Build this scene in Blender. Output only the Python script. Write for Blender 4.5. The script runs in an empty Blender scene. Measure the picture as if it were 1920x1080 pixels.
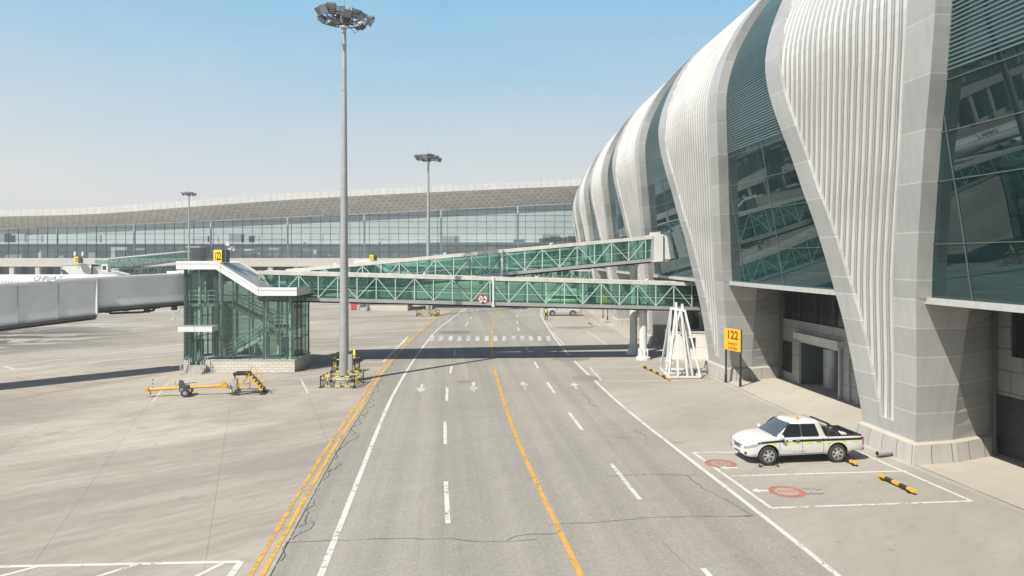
import bpy, bmesh, math, random
from mathutils import Vector, Matrix, noise as mnoise
random.seed(7)
SC = bpy.context.scene
COL = SC.collection
rad = math.radians
# ------------------------------------------------------------------ camera model
F_, H_, HY = 1350.0, 8.7, 484.0
def G(px, py, z=0.0):
    """where a sight line through a picture point meets the level z (used to survey the ground plan)"""
    d = (H_ - z) * F_ / (py - HY)
    return ((px - 960) / F_ * d, d)
def AT(px, py, d):
    return ((px - 960) / F_ * d, d, H_ + (HY - py) / F_ * d)
# ------------------------------------------------------------------ materials
def nt(m):
    m.use_nodes = True
    t = m.node_tree
    t.nodes.clear()
    return t, t.nodes, t.links
def node(t, typ, **kw):
    n = t.nodes.new(typ)
    ins = kw.pop('ins', None)
    for k, v in kw.items():
        setattr(n, k, v)
    if ins:
        for k, v in ins.items():
            if hasattr(v, 'is_output'):
                t.links.new(v, n.inputs[k])
            else:
                n.inputs[k].default_value = v
    return n
def c4(c):
    return (c[0], c[1], c[2], 1.0)
def mix(t, fac, a, b, mode='MIX'):
    n = t.nodes.new('ShaderNodeMix'); n.data_type = 'RGBA'; n.blend_type = mode
    for k, v in ((0, fac), (6, a), (7, b)):
        if hasattr(v, 'is_output'): t.links.new(v, n.inputs[k])
        elif k == 0: n.inputs[0].default_value = v
        else: n.inputs[k].default_value = c4(v)
    return n.outputs[2]
def ramp(t, src, stops):
    n = t.nodes.new('ShaderNodeValToRGB')
    e = n.color_ramp.elements
    while len(e) > 1: e.remove(e[-1])
    e[0].position = stops[0][0]; v = stops[0][1]; e[0].color = (v, v, v, 1)
    for p, v in stops[1:]:
        q = e.new(p); q.color = (v, v, v, 1)
    t.links.new(src, n.inputs[0])
    return n.outputs[0]
def math_(t, op, a, b=None, c=None):
    n = t.nodes.new('ShaderNodeMath'); n.operation = op
    for i, v in enumerate((a, b, c)):
        if v is None: continue
        if hasattr(v, 'is_output'): t.links.new(v, n.inputs[i])
        else: n.inputs[i].default_value = v
    return n.outputs[0]
def noise_(t, vec, scale, detail=4, rough=.55, dist=0):
    n = node(t, 'ShaderNodeTexNoise', ins={'Vector': vec, 'Scale': scale, 'Detail': detail, 'Roughness': rough, 'Distortion': dist})
    return n.outputs[0]
def mapping(t, vec, rot=0, scale=(1, 1, 1), loc=(0, 0, 0)):
    if rot:      # turn first, stretch afterwards
        vec = node(t, 'ShaderNodeMapping', ins={'Vector': vec, 'Rotation': (0, 0, rot)}).outputs[0]
    return node(t, 'ShaderNodeMapping', ins={'Vector': vec, 'Scale': scale, 'Location': loc}).outputs[0]
def out(t, sh):
    o = t.nodes.new('ShaderNodeOutputMaterial'); t.links.new(sh, o.inputs[0])
MATS = {}
def mat(name, col, rough=.6, metal=0, var=.12, scale=3.0, bump=0, bscale=40, emit=0, spec=.5, coat=0):
    if name in MATS: return MATS[name]
    m = bpy.data.materials.new(name); t, N, L = nt(m)
    tc = node(t, 'ShaderNodeTexCoord').outputs['Object']
    b = node(t, 'ShaderNodeBsdfPrincipled')
    n = noise_(t, tc, scale, 5, .6)
    n2 = noise_(t, tc, scale * 9, 3, .6)
    f = ramp(t, n, [(.3, 0), (.7, 1)])
    dark = tuple(x * (1 - var) for x in col)
    lite = tuple(min(1, x * (1 + var * .5)) for x in col)
    cc = mix(t, f, dark, lite)
    cc = mix(t, math_(t, 'MULTIPLY', ramp(t, n2, [(.5, 0), (.75, 1)]), var), cc, tuple(x * .6 for x in col))
    L.new(cc, b.inputs['Base Color'])
    L.new(math_(t, 'MULTIPLY_ADD', n2, .2, max(.0, rough - .1)), b.inputs['Roughness'])
    b.inputs['Metallic'].default_value = metal
    b.inputs['Specular IOR Level'].default_value = spec
    if coat: b.inputs['Coat Weight'].default_value = coat
    if emit:
        b.inputs['Emission Color'].default_value = c4(col); b.inputs['Emission Strength'].default_value = emit
    if bump:
        bn = node(t, 'ShaderNodeBump', ins={'Strength': bump, 'Distance': .02, 'Height': noise_(t, tc, bscale, 3)})
        L.new(bn.outputs[0], b.inputs['Normal'])
    out(t, b.outputs[0])
    MATS[name] = m
    return m
def glass(name, tint, ior=1.45, rough=0.0, refl=(.9, .95, .95), wob=0.0, wscale=.3, dirt=.0, dcol=(.45, .47, .44)):
    m = bpy.data.materials.new(name); t, N, L = nt(m)
    geo = node(t, 'ShaderNodeNewGeometry').outputs['Position']
    tr = node(t, 'ShaderNodeBsdfTransparent', ins={'Color': c4(tint)})
    gl = node(t, 'ShaderNodeBsdfGlossy', ins={'Color': c4(refl), 'Roughness': rough})
    bf = node(t, 'ShaderNodeNewGeometry').outputs['Backfacing']     # a thin pane reflects alike from both faces
    fr = node(t, 'ShaderNodeFresnel', ins={'IOR': math_(t, 'MULTIPLY_ADD', bf, 1 / ior - ior, ior)})
    if wob:
        bn = node(t, 'ShaderNodeBump', ins={'Strength': wob, 'Distance': .05, 'Height': noise_(t, geo, wscale, 2)})
        L.new(bn.outputs[0], gl.inputs['Normal']); 
    mx = node(t, 'ShaderNodeMixShader', ins={0: fr.outputs[0], 1: tr.outputs[0], 2: gl.outputs[0]})
    sh = mx.outputs[0]
    if dirt:
        df = node(t, 'ShaderNodeBsdfDiffuse', ins={'Color': c4(dcol)})
        d = math_(t, 'MULTIPLY', ramp(t, noise_(t, geo, .6, 5), [(.3, .35), (.7, 1)]), dirt)
        sh = node(t, 'ShaderNodeMixShader', ins={0: d, 1: sh, 2: df.outputs[0]}).outputs[0]
    out(t, sh)
    return m
def panel_mat(name, col, rough, pw, ph, line, lw=.02, var=.08, metal=0, offset=0.0, dirt=.0):
    """cladding in real panels: joints from the UV map laid out in metres"""
    m = bpy.data.materials.new(name); t, N, L = nt(m)
    uv = node(t, 'ShaderNodeTexCoord').outputs['UV']
    br = node(t, 'ShaderNodeTexBrick', offset=offset, offset_frequency=2, squash=1)
    L.new(uv, br.inputs['Vector'])
    br.inputs['Color1'].default_value = c4(tuple(x * (1 - var) for x in col)); br.inputs['Color2'].default_value = c4(tuple(x * (1 + var * .4) for x in col))
    br.inputs['Mortar'].default_value = c4(line); br.inputs['Scale'].default_value = 1; br.inputs['Mortar Size'].default_value = lw
    br.inputs['Mortar Smooth'].default_value = 0; br.inputs['Brick Width'].default_value = pw; br.inputs['Row Height'].default_value = ph
    b = node(t, 'ShaderNodeBsdfPrincipled')
    geo = node(t, 'ShaderNodeNewGeometry').outputs['Position']
    n = noise_(t, geo, .5, 5, .65)
    st = noise_(t, mapping(t, geo, 0, (2.5, 2.5, .12)), 1, 4)
    c = mix(t, math_(t, 'MULTIPLY', ramp(t, n, [(.35, 1), (.7, 0)]), .18), br.outputs[0], tuple(x * .6 for x in col))
    c = mix(t, math_(t, 'MULTIPLY', ramp(t, st, [(.47, 0), (.72, 1)]), .26 + dirt), c, tuple(x * .55 for x in col))
    L.new(c, b.inputs['Base Color']); b.inputs['Roughness'].default_value = rough; b.inputs['Metallic'].default_value = metal
    bn = node(t, 'ShaderNodeBump', ins={'Strength': .15, 'Distance': .02, 'Height': n}); L.new(bn.outputs[0], b.inputs['Normal'])
    out(t, b.outputs[0])
    return m
def ground_mat(name, base, joint=None, speck=0, streak=.2, stain=None, patch=.15, lane=0):
    m = bpy.data.materials.new(name); t, N, L = nt(m)
    geo = node(t, 'ShaderNodeNewGeometry').outputs['Position']
    c = mix(t, ramp(t, noise_(t, geo, .07, 6, .6), [(.35, 0), (.65, 1)]), tuple(x * (1 - patch) for x in base), tuple(x * (1 + patch * .6) for x in base))
    # tyre-swept streaks, long in one direction
    cl = noise_(t, mapping(t, geo, rad(-40), (.045, .11, 1)), 1.0, 8, .66, 1.3)
    c = mix(t, math_(t, 'MULTIPLY', ramp(t, cl, [(.40, 1), (.58, 0)]), streak), c, tuple(x * .60 for x in base))
    for ang, sx, sy, k in ((-38, .09, 1.5, .55), (-56, .13, 2.2, .45), (-22, .10, 1.8, .35), (-84, .12, 1.6, .3), (30, .14, 2.0, .22)):
        s1 = noise_(t, mapping(t, geo, rad(ang), (sx, sy, 1)), 1.0, 6, .7, .5)
        c = mix(t, math_(t, 'MULTIPLY', ramp(t, s1, [(.40, 1), (.50, 0)]), streak * k * .55), c, tuple(x * .55 for x in base))
        c = mix(t, math_(t, 'MULTIPLY', ramp(t, s1, [(.58, 0), (.70, 1)]), streak * k * .45), c, tuple(min(1, x * 1.3) for x in base))
    c = mix(t, math_(t, 'MULTIPLY', ramp(t, noise_(t, geo, .9, 6, .7), [(.55, 0), (.75, 1)]), .2), c, tuple(x * .6 for x in base))
    if lane:      # wheel paths and drips along the carriageway
        ln = noise_(t, mapping(t, geo, rad(-5.3), (.75, .012, 1)), 1.0, 4, .6)
        c = mix(t, math_(t, 'MULTIPLY', ramp(t, ln, [(.38, 1), (.55, 0)]), lane), c, tuple(x * .62 for x in base))
        c = mix(t, math_(t, 'MULTIPLY', ramp(t, ln, [(.55, 0), (.70, 1)]), lane), c, tuple(min(1, x * 1.25) for x in base))
    sp_ = noise_(t, geo, .55, 3, .5)
    c = mix(t, math_(t, 'MULTIPLY', ramp(t, sp_, [(.68, 0), (.76, 1)]), streak * .8), c, tuple(x * .5 for x in base))
    dr = node(t, 'ShaderNodeTexVoronoi', ins={'Vector': geo, 'Scale': .8, 'Randomness': 1.0}).outputs['Distance']
    c = mix(t, math_(t, 'MULTIPLY', ramp(t, dr, [(.05, 1), (.11, 0)]), .35), c, tuple(x * .45 for x in base))
    if speck:
        v = node(t, 'ShaderNodeTexVoronoi', ins={'Vector': geo, 'Scale': 24.0}).outputs['Color']
        sp = node(t, 'ShaderNodeSeparateColor', ins={0: v}).outputs[0]
        c = mix(t, math_(t, 'MULTIPLY', ramp(t, sp, [(.55, 0), (.95, 1)]), speck), c, tuple(min(1, x * 1.75) for x in base))
        c = mix(t, math_(t, 'MULTIPLY', ramp(t, sp, [(.05, 1), (.45, 0)]), speck), c, tuple(x * .45 for x in base))
    if joint:
        rot, w, h, lw = joint
        br = node(t, 'ShaderNodeTexBrick', offset=0, squash=1)
        L.new(mapping(t, geo, rot, (1, 1, 1), (1.27, 0, 0)), br.inputs['Vector'])
        br.inputs['Color1'].default_value = (0, 0, 0, 1); br.inputs['Color2'].default_value = (.25, .25, .25, 1); br.inputs['Mortar'].default_value = (1, 1, 1, 1)
        br.inputs['Scale'].default_value = 1; br.inputs['Mortar Size'].default_value = lw; br.inputs['Mortar Smooth'].default_value = .3
        br.inputs['Brick Width'].default_value = w; br.inputs['Row Height'].default_value = h
        sep = node(t, 'ShaderNodeSeparateColor', ins={0: br.outputs[0]}).outputs[0]
        c = mix(t, math_(t, 'MULTIPLY', ramp(t, sep, [(0, 0), (.25, .15), (.3, .15), (.9, 1)]), .46), c, (.08, .075, .07))
    if stain:
        (sx, sy), (rx, ry) = stain
        q = mapping(t, geo, 0, (1 / rx, 1 / ry, 0), (-sx / rx, -sy / ry, 0))
        d = node(t, 'ShaderNodeVectorMath', operation='LENGTH', ins={0: q}).outputs['Value']
        fall = ramp(t, d, [(0.3, 1), (1, 0)])
        sn = noise_(t, mapping(t, geo, rad(-20), (.13, .30, 1)), 1.0, 4, .5, 1.0)
        k = math_(t, 'MULTIPLY', ramp(t, sn, [(.44, 0), (.47, 1)]), fall)
        c = mix(t, math_(t, 'MULTIPLY', k, .9), c, (.085, .085, .085))
    b = node(t, 'ShaderNodeBsdfPrincipled')
    L.new(c, b.inputs['Base Color']); b.inputs['Roughness'].default_value = .9; b.inputs['Specular IOR Level'].default_value = .1
    bn = node(t, 'ShaderNodeBump', ins={'Strength': .25, 'Distance': .01, 'Height': noise_(t, geo, 25, 4, .7)}); L.new(bn.outputs[0], b.inputs['Normal'])
    out(t, b.outputs[0])
    return m
def paint_mat(name, col, wear=.35, under=(.27, .26, .245)):
    m = bpy.data.materials.new(name); t, N, L = nt(m)
    geo = node(t, 'ShaderNodeNewGeometry').outputs['Position']
    n = noise_(t, geo, 5, 8, .75)
    n2 = noise_(t, geo, .5, 4, .6)
    f = math_(t, 'ADD', n, math_(t, 'MULTIPLY', n2, .5))
    k = ramp(t, f, [(1.0 - wear * .55, 0), (1.10 - wear * .5, 1)])
    b = node(t, 'ShaderNodeBsdfPrincipled')
    c = mix(t, math_(t, 'MULTIPLY', ramp(t, noise_(t, geo, 1.3, 5), [(.4, 0), (.7, 1)]), .3), col, tuple(x * .7 for x in col))
    L.new(c, b.inputs['Base Color']); b.inputs['Roughness'].default_value = .7
    tr = node(t, 'ShaderNodeBsdfTransparent')
    mx = node(t, 'ShaderNodeMixShader', ins={0: k, 1: b.outputs[0], 2: tr.outputs[0]})
    out(t, mx.outputs[0])
    return m

WHITE = mat('white_paint', (.66, .66, .645), .4, var=.08, scale=1.2)
WARMW = mat('weathered_white_paint', (.60, .58, .54), .55, var=.22, scale=1.6)
GREYM = mat('grey_metal', (.40, .41, .41), .45, .3, var=.12)
GALV = mat('galvanised_steel', (.42, .425, .42), .42, .35, var=.16, scale=.8)
DARK = mat('dark_rubber', (.03, .03, .032), .7, var=.2)
BLACK = mat('black_paint', (.022, .022, .024), .4, var=.2)
DGREY = mat('dark_grey_steel', (.10, .105, .11), .5, .2, var=.2)
YEL = mat('yellow_paint', (.72, .40, .03), .45, var=.18, scale=4)
LYEL = mat('lemon_paint', (.80, .62, .05), .45, var=.1)
SIGNY = mat('sign_yellow', (.86, .46, .012), .4, var=.05)
SIGNL = mat('sign_lemon', (.88, .66, .02), .4, var=.05)
RED = mat('red_paint', (.55, .05, .04), .5, var=.1)
MAROON = mat('maroon_print', (.20, .025, .012), .5)
STONE = mat('pale_stone', (.52, .50, .46), .8, var=.15, scale=1.0, bump=.3)
CONC = mat('cast_concrete', (.42, .40, .37), .85, var=.2, bump=.4)
GFRAME = mat('green_grey_frame', (.065, .10, .092), .45, .2, var=.1)
BFRAME = mat('pale_green_steel', (.48, .58, .53), .45, .1, var=.1)
DFRAME = mat('dark_mullion', (.06, .085, .085), .45, .2, var=.1)
ALU = mat('aluminium_trim', (.60, .60, .58), .4, .35, var=.1)
INTW = mat('interior_wall', (.55, .56, .55), .7, var=.1)
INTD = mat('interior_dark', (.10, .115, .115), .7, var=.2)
FLOORT = mat('interior_floor_tile', (.34, .34, .33), .35, var=.1)
# ------------------------------------------------------------------ mesh builder
class MB:
    def __init__(s): s.v = []; s.f = []; s.mi = []; s.uv = []; s.mats = []
    def m(s, mt):
        if mt not in s.mats: s.mats.append(mt)
        return s.mats.index(mt)
    def face(s, pts, mt, uv=None):
        b = len(s.v); s.v += [tuple(p) for p in pts]; s.f.append(tuple(range(b, b + len(pts)))); s.mi.append(s.m(mt))
        s.uv.append(uv or [(p[0], p[1]) for p in pts])
    def grid(s, rows, mt, uvs=None, close=False, skip=None, colm=None):
        """shared-vertex surface from rows of points"""
        b = len(s.v); n = len(rows[0])
        for r in rows: s.v += [tuple(p) for p in r]
        i0 = s.m(mt)
        for j in range(len(rows) - 1):
            for i in range(n if close else n - 1):
                k = (i + 1) % n
                if skip and skip(i, j): continue
                s.f.append((b + j * n + i, b + j * n + k, b + (j + 1) * n + k, b + (j + 1) * n + i)); s.mi.append(s.m(colm(i)) if colm else i0)
                if uvs: s.uv.append([uvs[j][i], uvs[j][k], uvs[j + 1][k], uvs[j + 1][i]])
                else: s.uv.append([(i, j), (i + 1, j), (i + 1, j + 1), (i, j + 1)])
    def box(s, lo, hi, mt, mx=None):
        x0, y0, z0 = lo; x1, y1, z1 = hi
        P = [Vector(p) for p in ((x0, y0, z0), (x1, y0, z0), (x1, y1, z0), (x0, y1, z0), (x0, y0, z1), (x1, y0, z1), (x1, y1, z1), (x0, y1, z1))]
        if mx is not None: P = [mx @ p for p in P]
        b = len(s.v); s.v += [tuple(p) for p in P]; i0 = s.m(mt)
        dx, dy, dz = abs(x1 - x0), abs(y1 - y0), abs(z1 - z0)
        for f, (a, c) in (((0, 3, 2, 1), (dy, dx)), ((4, 5, 6, 7), (dx, dy)), ((0, 1, 5, 4), (dx, dz)), ((1, 2, 6, 5), (dy, dz)), ((2, 3, 7, 6), (dx, dz)), ((3, 0, 4, 7), (dy, dz))):
            s.f.append(tuple(b + i for i in f)); s.mi.append(i0); s.uv.append([(0, 0), (a, 0), (a, c), (0, c)])
    def bar(s, a, b, w, h, mt, up=(0, 0, 1)):
        a = Vector(a); b = Vector(b); d = b - a; l = d.length
        if l < 1e-6: return
        d.normalize(); u = Vector(up)
        if abs(d.dot(u)) > .98: u = Vector((1, 0, 0))
        x = d.cross(u).normalized(); y = x.cross(d).normalized()
        M = Matrix((x, d, y)).transposed().to_4x4(); M.translation = a
        s.box((-w / 2, 0, -h / 2), (w / 2, l, h / 2), mt, M)
    def tube(s, pts, r, mt, n=8, caps=True):
        pts = [Vector(p) for p in pts]; rr = r if isinstance(r, (list, tuple)) else [r] * len(pts)
        rows = []; prev = None
        for i, p in enumerate(pts):
            d = (pts[min(i + 1, len(pts) - 1)] - pts[max(i - 1, 0)]).normalized()
            ref = prev if prev is not None else (Vector((0, 0, 1)) if abs(d.z) < .9 else Vector((1, 0, 0)))
            x = d.cross(ref)
            if x.length < 1e-4: x = d.cross(Vector((0, 1, 0)))
            x.normalize(); y = x.cross(d).normalized(); prev = y
            rows.append([p + (x * math.cos(2 * math.pi * k / n) + y * math.sin(2 * math.pi * k / n)) * rr[i] for k in range(n)])
        s.grid(rows, mt, close=True)
        if caps:
            s.face(rows[0], mt); s.face(rows[-1][::-1], mt)
    def lathe(s, c, prof, mt, n=20, axis='z', a0=0, a1=2 * math.pi):
        rows = []
        for r, h in prof:
            row = []
            for k in range(n):
                a = a0 + (a1 - a0) * k / n; x, y = r * math.cos(a), r * math.sin(a)
                row.append((c[0] + x, c[1] + y, c[2] + h) if axis == 'z' else (c[0] + x, c[1] + h, c[2] + y) if axis == 'y' else (c[0] + h, c[1] + x, c[2] + y))
            rows.append(row)
        s.grid(rows, mt, close=True)
    def prism(s, poly, a, b, mt, fn=None):
        """polygon (u,v) swept from a to b; fn maps (u,v,t) to a point"""
        fn = fn or (lambda u, v, t: (u, t, v))
        A = [fn(u, v, a) for u, v in poly]; B = [fn(u, v, b) for u, v in poly]; n = len(poly)
        s.face(A, mt); s.face(B[::-1], mt)
        for i in range(n):
            k = (i + 1) % n; s.face([A[k], A[i], B[i], B[k]], mt)
    def build_each(s, name, parent=None, **kw):
        par = list(range(len(s.v)))
        def fd(a):
            while par[a] != a: par[a] = par[par[a]]; a = par[a]
            return a
        for f in s.f:
            for q in f[1:]: par[fd(q)] = fd(f[0])
        gr = {}
        for i, f in enumerate(s.f): gr.setdefault(fd(f[0]), []).append(i)
        res = []
        for ids in gr.values():
            m = MB(); m.mats = s.mats; mp = {}
            for i in ids:
                for q in s.f[i]:
                    if q not in mp: mp[q] = len(m.v); m.v.append(s.v[q])
                m.f.append(tuple(mp[q] for q in s.f[i])); m.mi.append(s.mi[i]); m.uv.append(s.uv[i])
            res.append(m.build(name, parent, **kw))
        return res
    def build(s, name, parent=None, smooth=None, bevel=0, weld=False, off=None):
        me = bpy.data.meshes.new(name)
        o3 = Vector(off) if off is not None else Vector((0, 0, 0))
        me.from_pydata([tuple(Vector(v) - o3) for v in s.v], [], s.f)
        for mt in s.mats: me.materials.append(mt)
        me.polygons.foreach_set('material_index', s.mi)
        uvl = me.uv_layers.new(name='UVMap'); flat = []
        for u in s.uv:
            for q in u: flat += [q[0], q[1]]
        if len(flat) == 2 * len(me.loops): uvl.data.foreach_set('uv', flat)
        bm = bmesh.new(); bm.from_mesh(me)
        if weld: bmesh.ops.remove_doubles(bm, verts=bm.verts, dist=1e-4)
        bmesh.ops.recalc_face_normals(bm, faces=bm.faces)
        bm.to_mesh(me); bm.free()
        if smooth is not None:
            for p in me.polygons: p.use_smooth = True
            me.set_sharp_from_angle(angle=rad(smooth))
        o = bpy.data.objects.new(name, me); COL.objects.link(o)
        if parent: o.parent = parent
        if bevel:
            bv = o.modifiers.new('bevel', 'BEVEL'); bv.width = bevel; bv.segments = 2; bv.limit_method = 'ANGLE'; bv.angle_limit = rad(40)
        return o
def tag(o, label=None, cat=None, group=None, kind=None):
    if label: o['label'] = label
    if cat: o['category'] = cat
    if group: o['group'] = group
    if kind: o['kind'] = kind
    return o
def thing(name, loc, label, cat, rz=0, group=None):
    o = bpy.data.objects.new(name, None); COL.objects.link(o); o.empty_display_size = .5
    o.location = loc; o.rotation_euler = (0, 0, rz)
    return tag(o, label, cat, group)
def copy_tree(o, parent=None, skip=()):
    c = o.copy(); COL.objects.link(c)
    if parent is not None: c.parent = parent
    for ch in list(o.children):
        if ch.name.split('.')[0] in skip: continue
        copy_tree(ch, c, skip)
    return c
def text(s, size, mt, name, parent, mx, depth=.006):
    cu = bpy.data.curves.new(name, 'FONT'); cu.body = s; cu.size = size; cu.align_x = 'CENTER'; cu.align_y = 'CENTER'; cu.extrude = depth; cu.offset = size * .02
    tmp = bpy.data.objects.new('tmp_text', cu); COL.objects.link(tmp)
    dg = bpy.context.evaluated_depsgraph_get(); dg.update()
    me = bpy.data.meshes.new_from_object(tmp.evaluated_get(dg)); bpy.data.objects.remove(tmp)
    me.transform(mx); me.materials.clear(); me.materials.append(mt); me.name = name
    o = bpy.data.objects.new(name, me); COL.objects.link(o)
    if parent: o.parent = parent
    return o
def facing(p, right, up):
    """matrix that lays flat lettering on a surface"""
    r = Vector(right).normalized(); u = Vector(up).normalized(); n = r.cross(u)
    M = Matrix((r, u, n)).transposed().to_4x4(); M.translation = Vector(p); return M
def interp(tab, x):
    if x <= tab[0][0]: return tab[0][1]
    for (a, b), (c, d) in zip(tab, tab[1:]):
        if x <= c: return b + (d - b) * (x - a) / (c - a)
    return tab[-1][1]
# ================================================================== GROUND
CONCM = ground_mat('apron_concrete', (.435, .402, .348), joint=(rad(-19.8), 4.6, 5.2, .013), streak=.78, stain=((-57, 78), (19, 20)))
ASPH = ground_mat('road_asphalt', (.315, .298, .268), speck=.17, streak=.20, patch=.10, lane=.45)
PARKM = ground_mat('parking_concrete', (.385, .362, .32), streak=.34, patch=.10)
PADM = ground_mat('walkway_concrete', (.47, .43, .37), streak=.22, patch=.14)
DRAINM = ground_mat('drain_channel_concrete', (.44, .41, .36), streak=.3, patch=.2)
PW = paint_mat('white_marking', (.60, .59, .55), .36)
PWM = paint_mat('crosswalk_marking', (.56, .55, .51), .46)
PWF = paint_mat('faded_white_marking', (.55, .54, .50), .50)
PY = paint_mat('yellow_marking', (.58, .335, .07), .37)
PYF = paint_mat('worn_yellow_marking', (.62, .36, .07), .47)
PR = paint_mat('faded_red_marking', (.48, .20, .15), .45)
PRR = paint_mat('red_disc_marking', (.40, .155, .125), .45)
PB = paint_mat('beige_disc_marking', (.37, .31, .25), .45)
CRK = paint_mat('crack', (.075, .072, .068), .40)
SOOT = paint_mat('soot', (.13, .125, .12), .5)

g = MB(); S = 3000
xs = [-S, -400, -120, -60, -20, 20, 80, 400, S]; ys = [-200, -20, 20, 60, 120, 250, 500, S]
g.grid([[(x, y, 0) for x in xs] for y in ys], CONCM)
tag(g.build('ground'), kind='structure')

def P2(pts): return [G(*p) for p in pts]
def extend_near(pts, y):
    (x0, y0), (x1, y1) = pts[0], pts[1]
    k = (y - y0) / (y1 - y0); return [(x0 + (x1 - x0) * k, y)] + pts
def at_y(pts, y):
    if y <= pts[0][1]: a, b = pts[0], pts[1]
    elif y >= pts[-1][1]: a, b = pts[-2], pts[-1]
    else:
        for a, b in zip(pts, pts[1:]):
            if a[1] <= y <= b[1]: break
    return a[0] + (b[0] - a[0]) * (y - a[1]) / (b[1] - a[1])
def smooth_line(pts, step=1.5):
    """even re-sampling of a surveyed line, gently averaged"""
    y0, y1 = pts[0][1], pts[-1][1]; n = max(3, int((y1 - y0) / step))
    q = [(at_y(pts, y0 + (y1 - y0) * i / n), y0 + (y1 - y0) * i / n) for i in range(n + 1)]
    for _ in range(14):
        q = [q[0]] + [((q[i - 1][0] + 2 * q[i][0] + q[i + 1][0]) / 4, q[i][1]) for i in range(1, len(q) - 1)] + [q[-1]]
    return q
far = lambda pts, y, k: pts + [(pts[-1][0] + (y - pts[-1][1]) * k, y)]
left_white = smooth_line(far(extend_near(P2([(601, 1080), (663.5, 920), (726, 760), (758.6, 701), (788, 657), (815, 622), (843, 600), (868, 582)]), 3), 215, .06))
center_y = smooth_line(far(extend_near(P2([(1090, 1080), (1043, 979), (1008, 913), (975.5, 840), (946, 760), (926.5, 690), (921, 650), (922, 622), (926, 600), (933, 584)]), 3), 215, .06))
right_white = smooth_line(far(extend_near(P2([(1573, 1080), (1502, 1022), (1442, 976), (1392, 937), (1293, 862), (1240, 820), (1188, 780), (1152, 750), (1114, 713), (1073, 674), (1040, 635), (1021.6, 605), (1013, 588)]), 3), 215, .06))
yel_in = smooth_line(far(extend_near(P2([(492, 1080), (565, 948), (640, 815), (669, 780), (709, 708), (743, 667), (777.5, 631), (805, 607), (828, 592)]), 3), 215, .06))
def shift(l, d): return [(x + d, y) for x, y in l]
def strip(A, B, mt, z, name, ya, yb, n=60):
    mb = MB(); rows = []
    for i in range(n + 1):
        y = ya + (yb - ya) * (i / n) ** 1.3
        rows.append([(at_y(A, y), y, z), (at_y(B, y), y, z)])
    mb.grid(rows, mt); return tag(mb.build(name), kind='structure')
strip(shift(yel_in, .22), shift(right_white, .1), ASPH, .004, 'road', 3, 215)
# pavement between the road and the terminal
curb = smooth_line(extend_near(P2([(1920, 966), (1764, 903), (1704, 875), (1640, 846), (1560, 812), (1456, 768), (1390, 736), (1325, 704)]), 10)[:] + [(14.0, 60), (12.4, 80), (11.9, 100), (12.4, 120), (14, 150), (17, 180), (20, 200)])
strip(shift(right_white, .1), curb, PARKM, .004, 'parking_pavement', 3, 200)
strip(curb, shift(curb, .42), DRAINM, .008, 'drainage_channel', 10, 195)
strip(shift(curb, .42), shift(curb, 14), PADM, .006, 'walkway', 10, 195)
dch = MB()   # open slot along the channel
for y in [10 + .5 * i for i in range(120)]:
    x = at_y(curb, y) + .40; x2 = at_y(curb, y + .46) + .40
    w = .02 + .02 * random.random()
    dch.face([(x - w, y, .0145), (x + w, y, .0145), (x2 + w, y + .46, .0145), (x2 - w, y + .46, .0145)], SOOT)
tag(dch.build('channel_seam'), kind='structure')

mk = MB()
ZI = [0]
def ribbon(pts, w, mt, z=.011, mb=None):
    mb = mb or mk; ZI[0] += 1; z += .0004 * (ZI[0] % 5)
    L, R = [], []
    for i, p in enumerate(pts):
        a = Vector(pts[max(0, i - 1)]); b = Vector(pts[min(len(pts) - 1, i + 1)]); d = (b - a).normalized(); n = Vector((-d.y, d.x))
        L.append((p[0] + n.x * w / 2, p[1] + n.y * w / 2, z)); R.append((p[0] - n.x * w / 2, p[1] - n.y * w / 2, z))
    mb.grid([L, R], mt)
def cut(l, y0, y1): return [(at_y(l, y0), y0)] + [p for p in l if y0 < p[1] < y1] + [(at_y(l, y1), y1)]
ribbon(left_white, .19, PW); ribbon(right_white, .18, PW)
ribbon(cut(center_y, 3, 57.5), .18, PY); ribbon(cut(center_y, 62, 180), .17, PYF)
ribbon(shift(yel_in, -.02), .15, paint_mat('edge_yellow_marking', (.62, .36, .065), .41)); ribbon(shift(yel_in, -.34), .15, PYF)
lane_l = [((836, 903), (840, 982)), ((834.5, 791), (835, 833)), ((838.5, 725), (837.5, 752)), ((847, 686), (844, 700)), ((853.5, 657), (851, 667)), ((877.5, 604), (873, 611.5)), ((884, 594.5), (881, 598)), ((837, 1150), (846, 1320))]
lane_r = [((1146, 870), (1200, 937)), ((1067, 774), (1092, 807)), ((1026, 717), (1040, 737)), ((1002, 678), (1009, 691)), ((986, 650), (991, 660)), ((971, 614), (973, 620)), ((969.6, 602), (970.3, 606.5)), ((969.5, 591.5), (969.8, 595.5)), ((1318, 1066), (1420, 1180))]
for a, b in lane_l + lane_r: ribbon([G(*a), G(*b)], .17, PW)
for i in range(8):
    y = 118 + 9 * i
    for k in (.5, -.5):
        cx = at_y(center_y, y) + (3.6 if k > 0 else -3.6); cx2 = at_y(center_y, y + 3.5) + (3.6 if k > 0 else -3.6)
        ribbon([(cx, y), (cx2, y + 3.5)], .16, PW)
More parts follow.
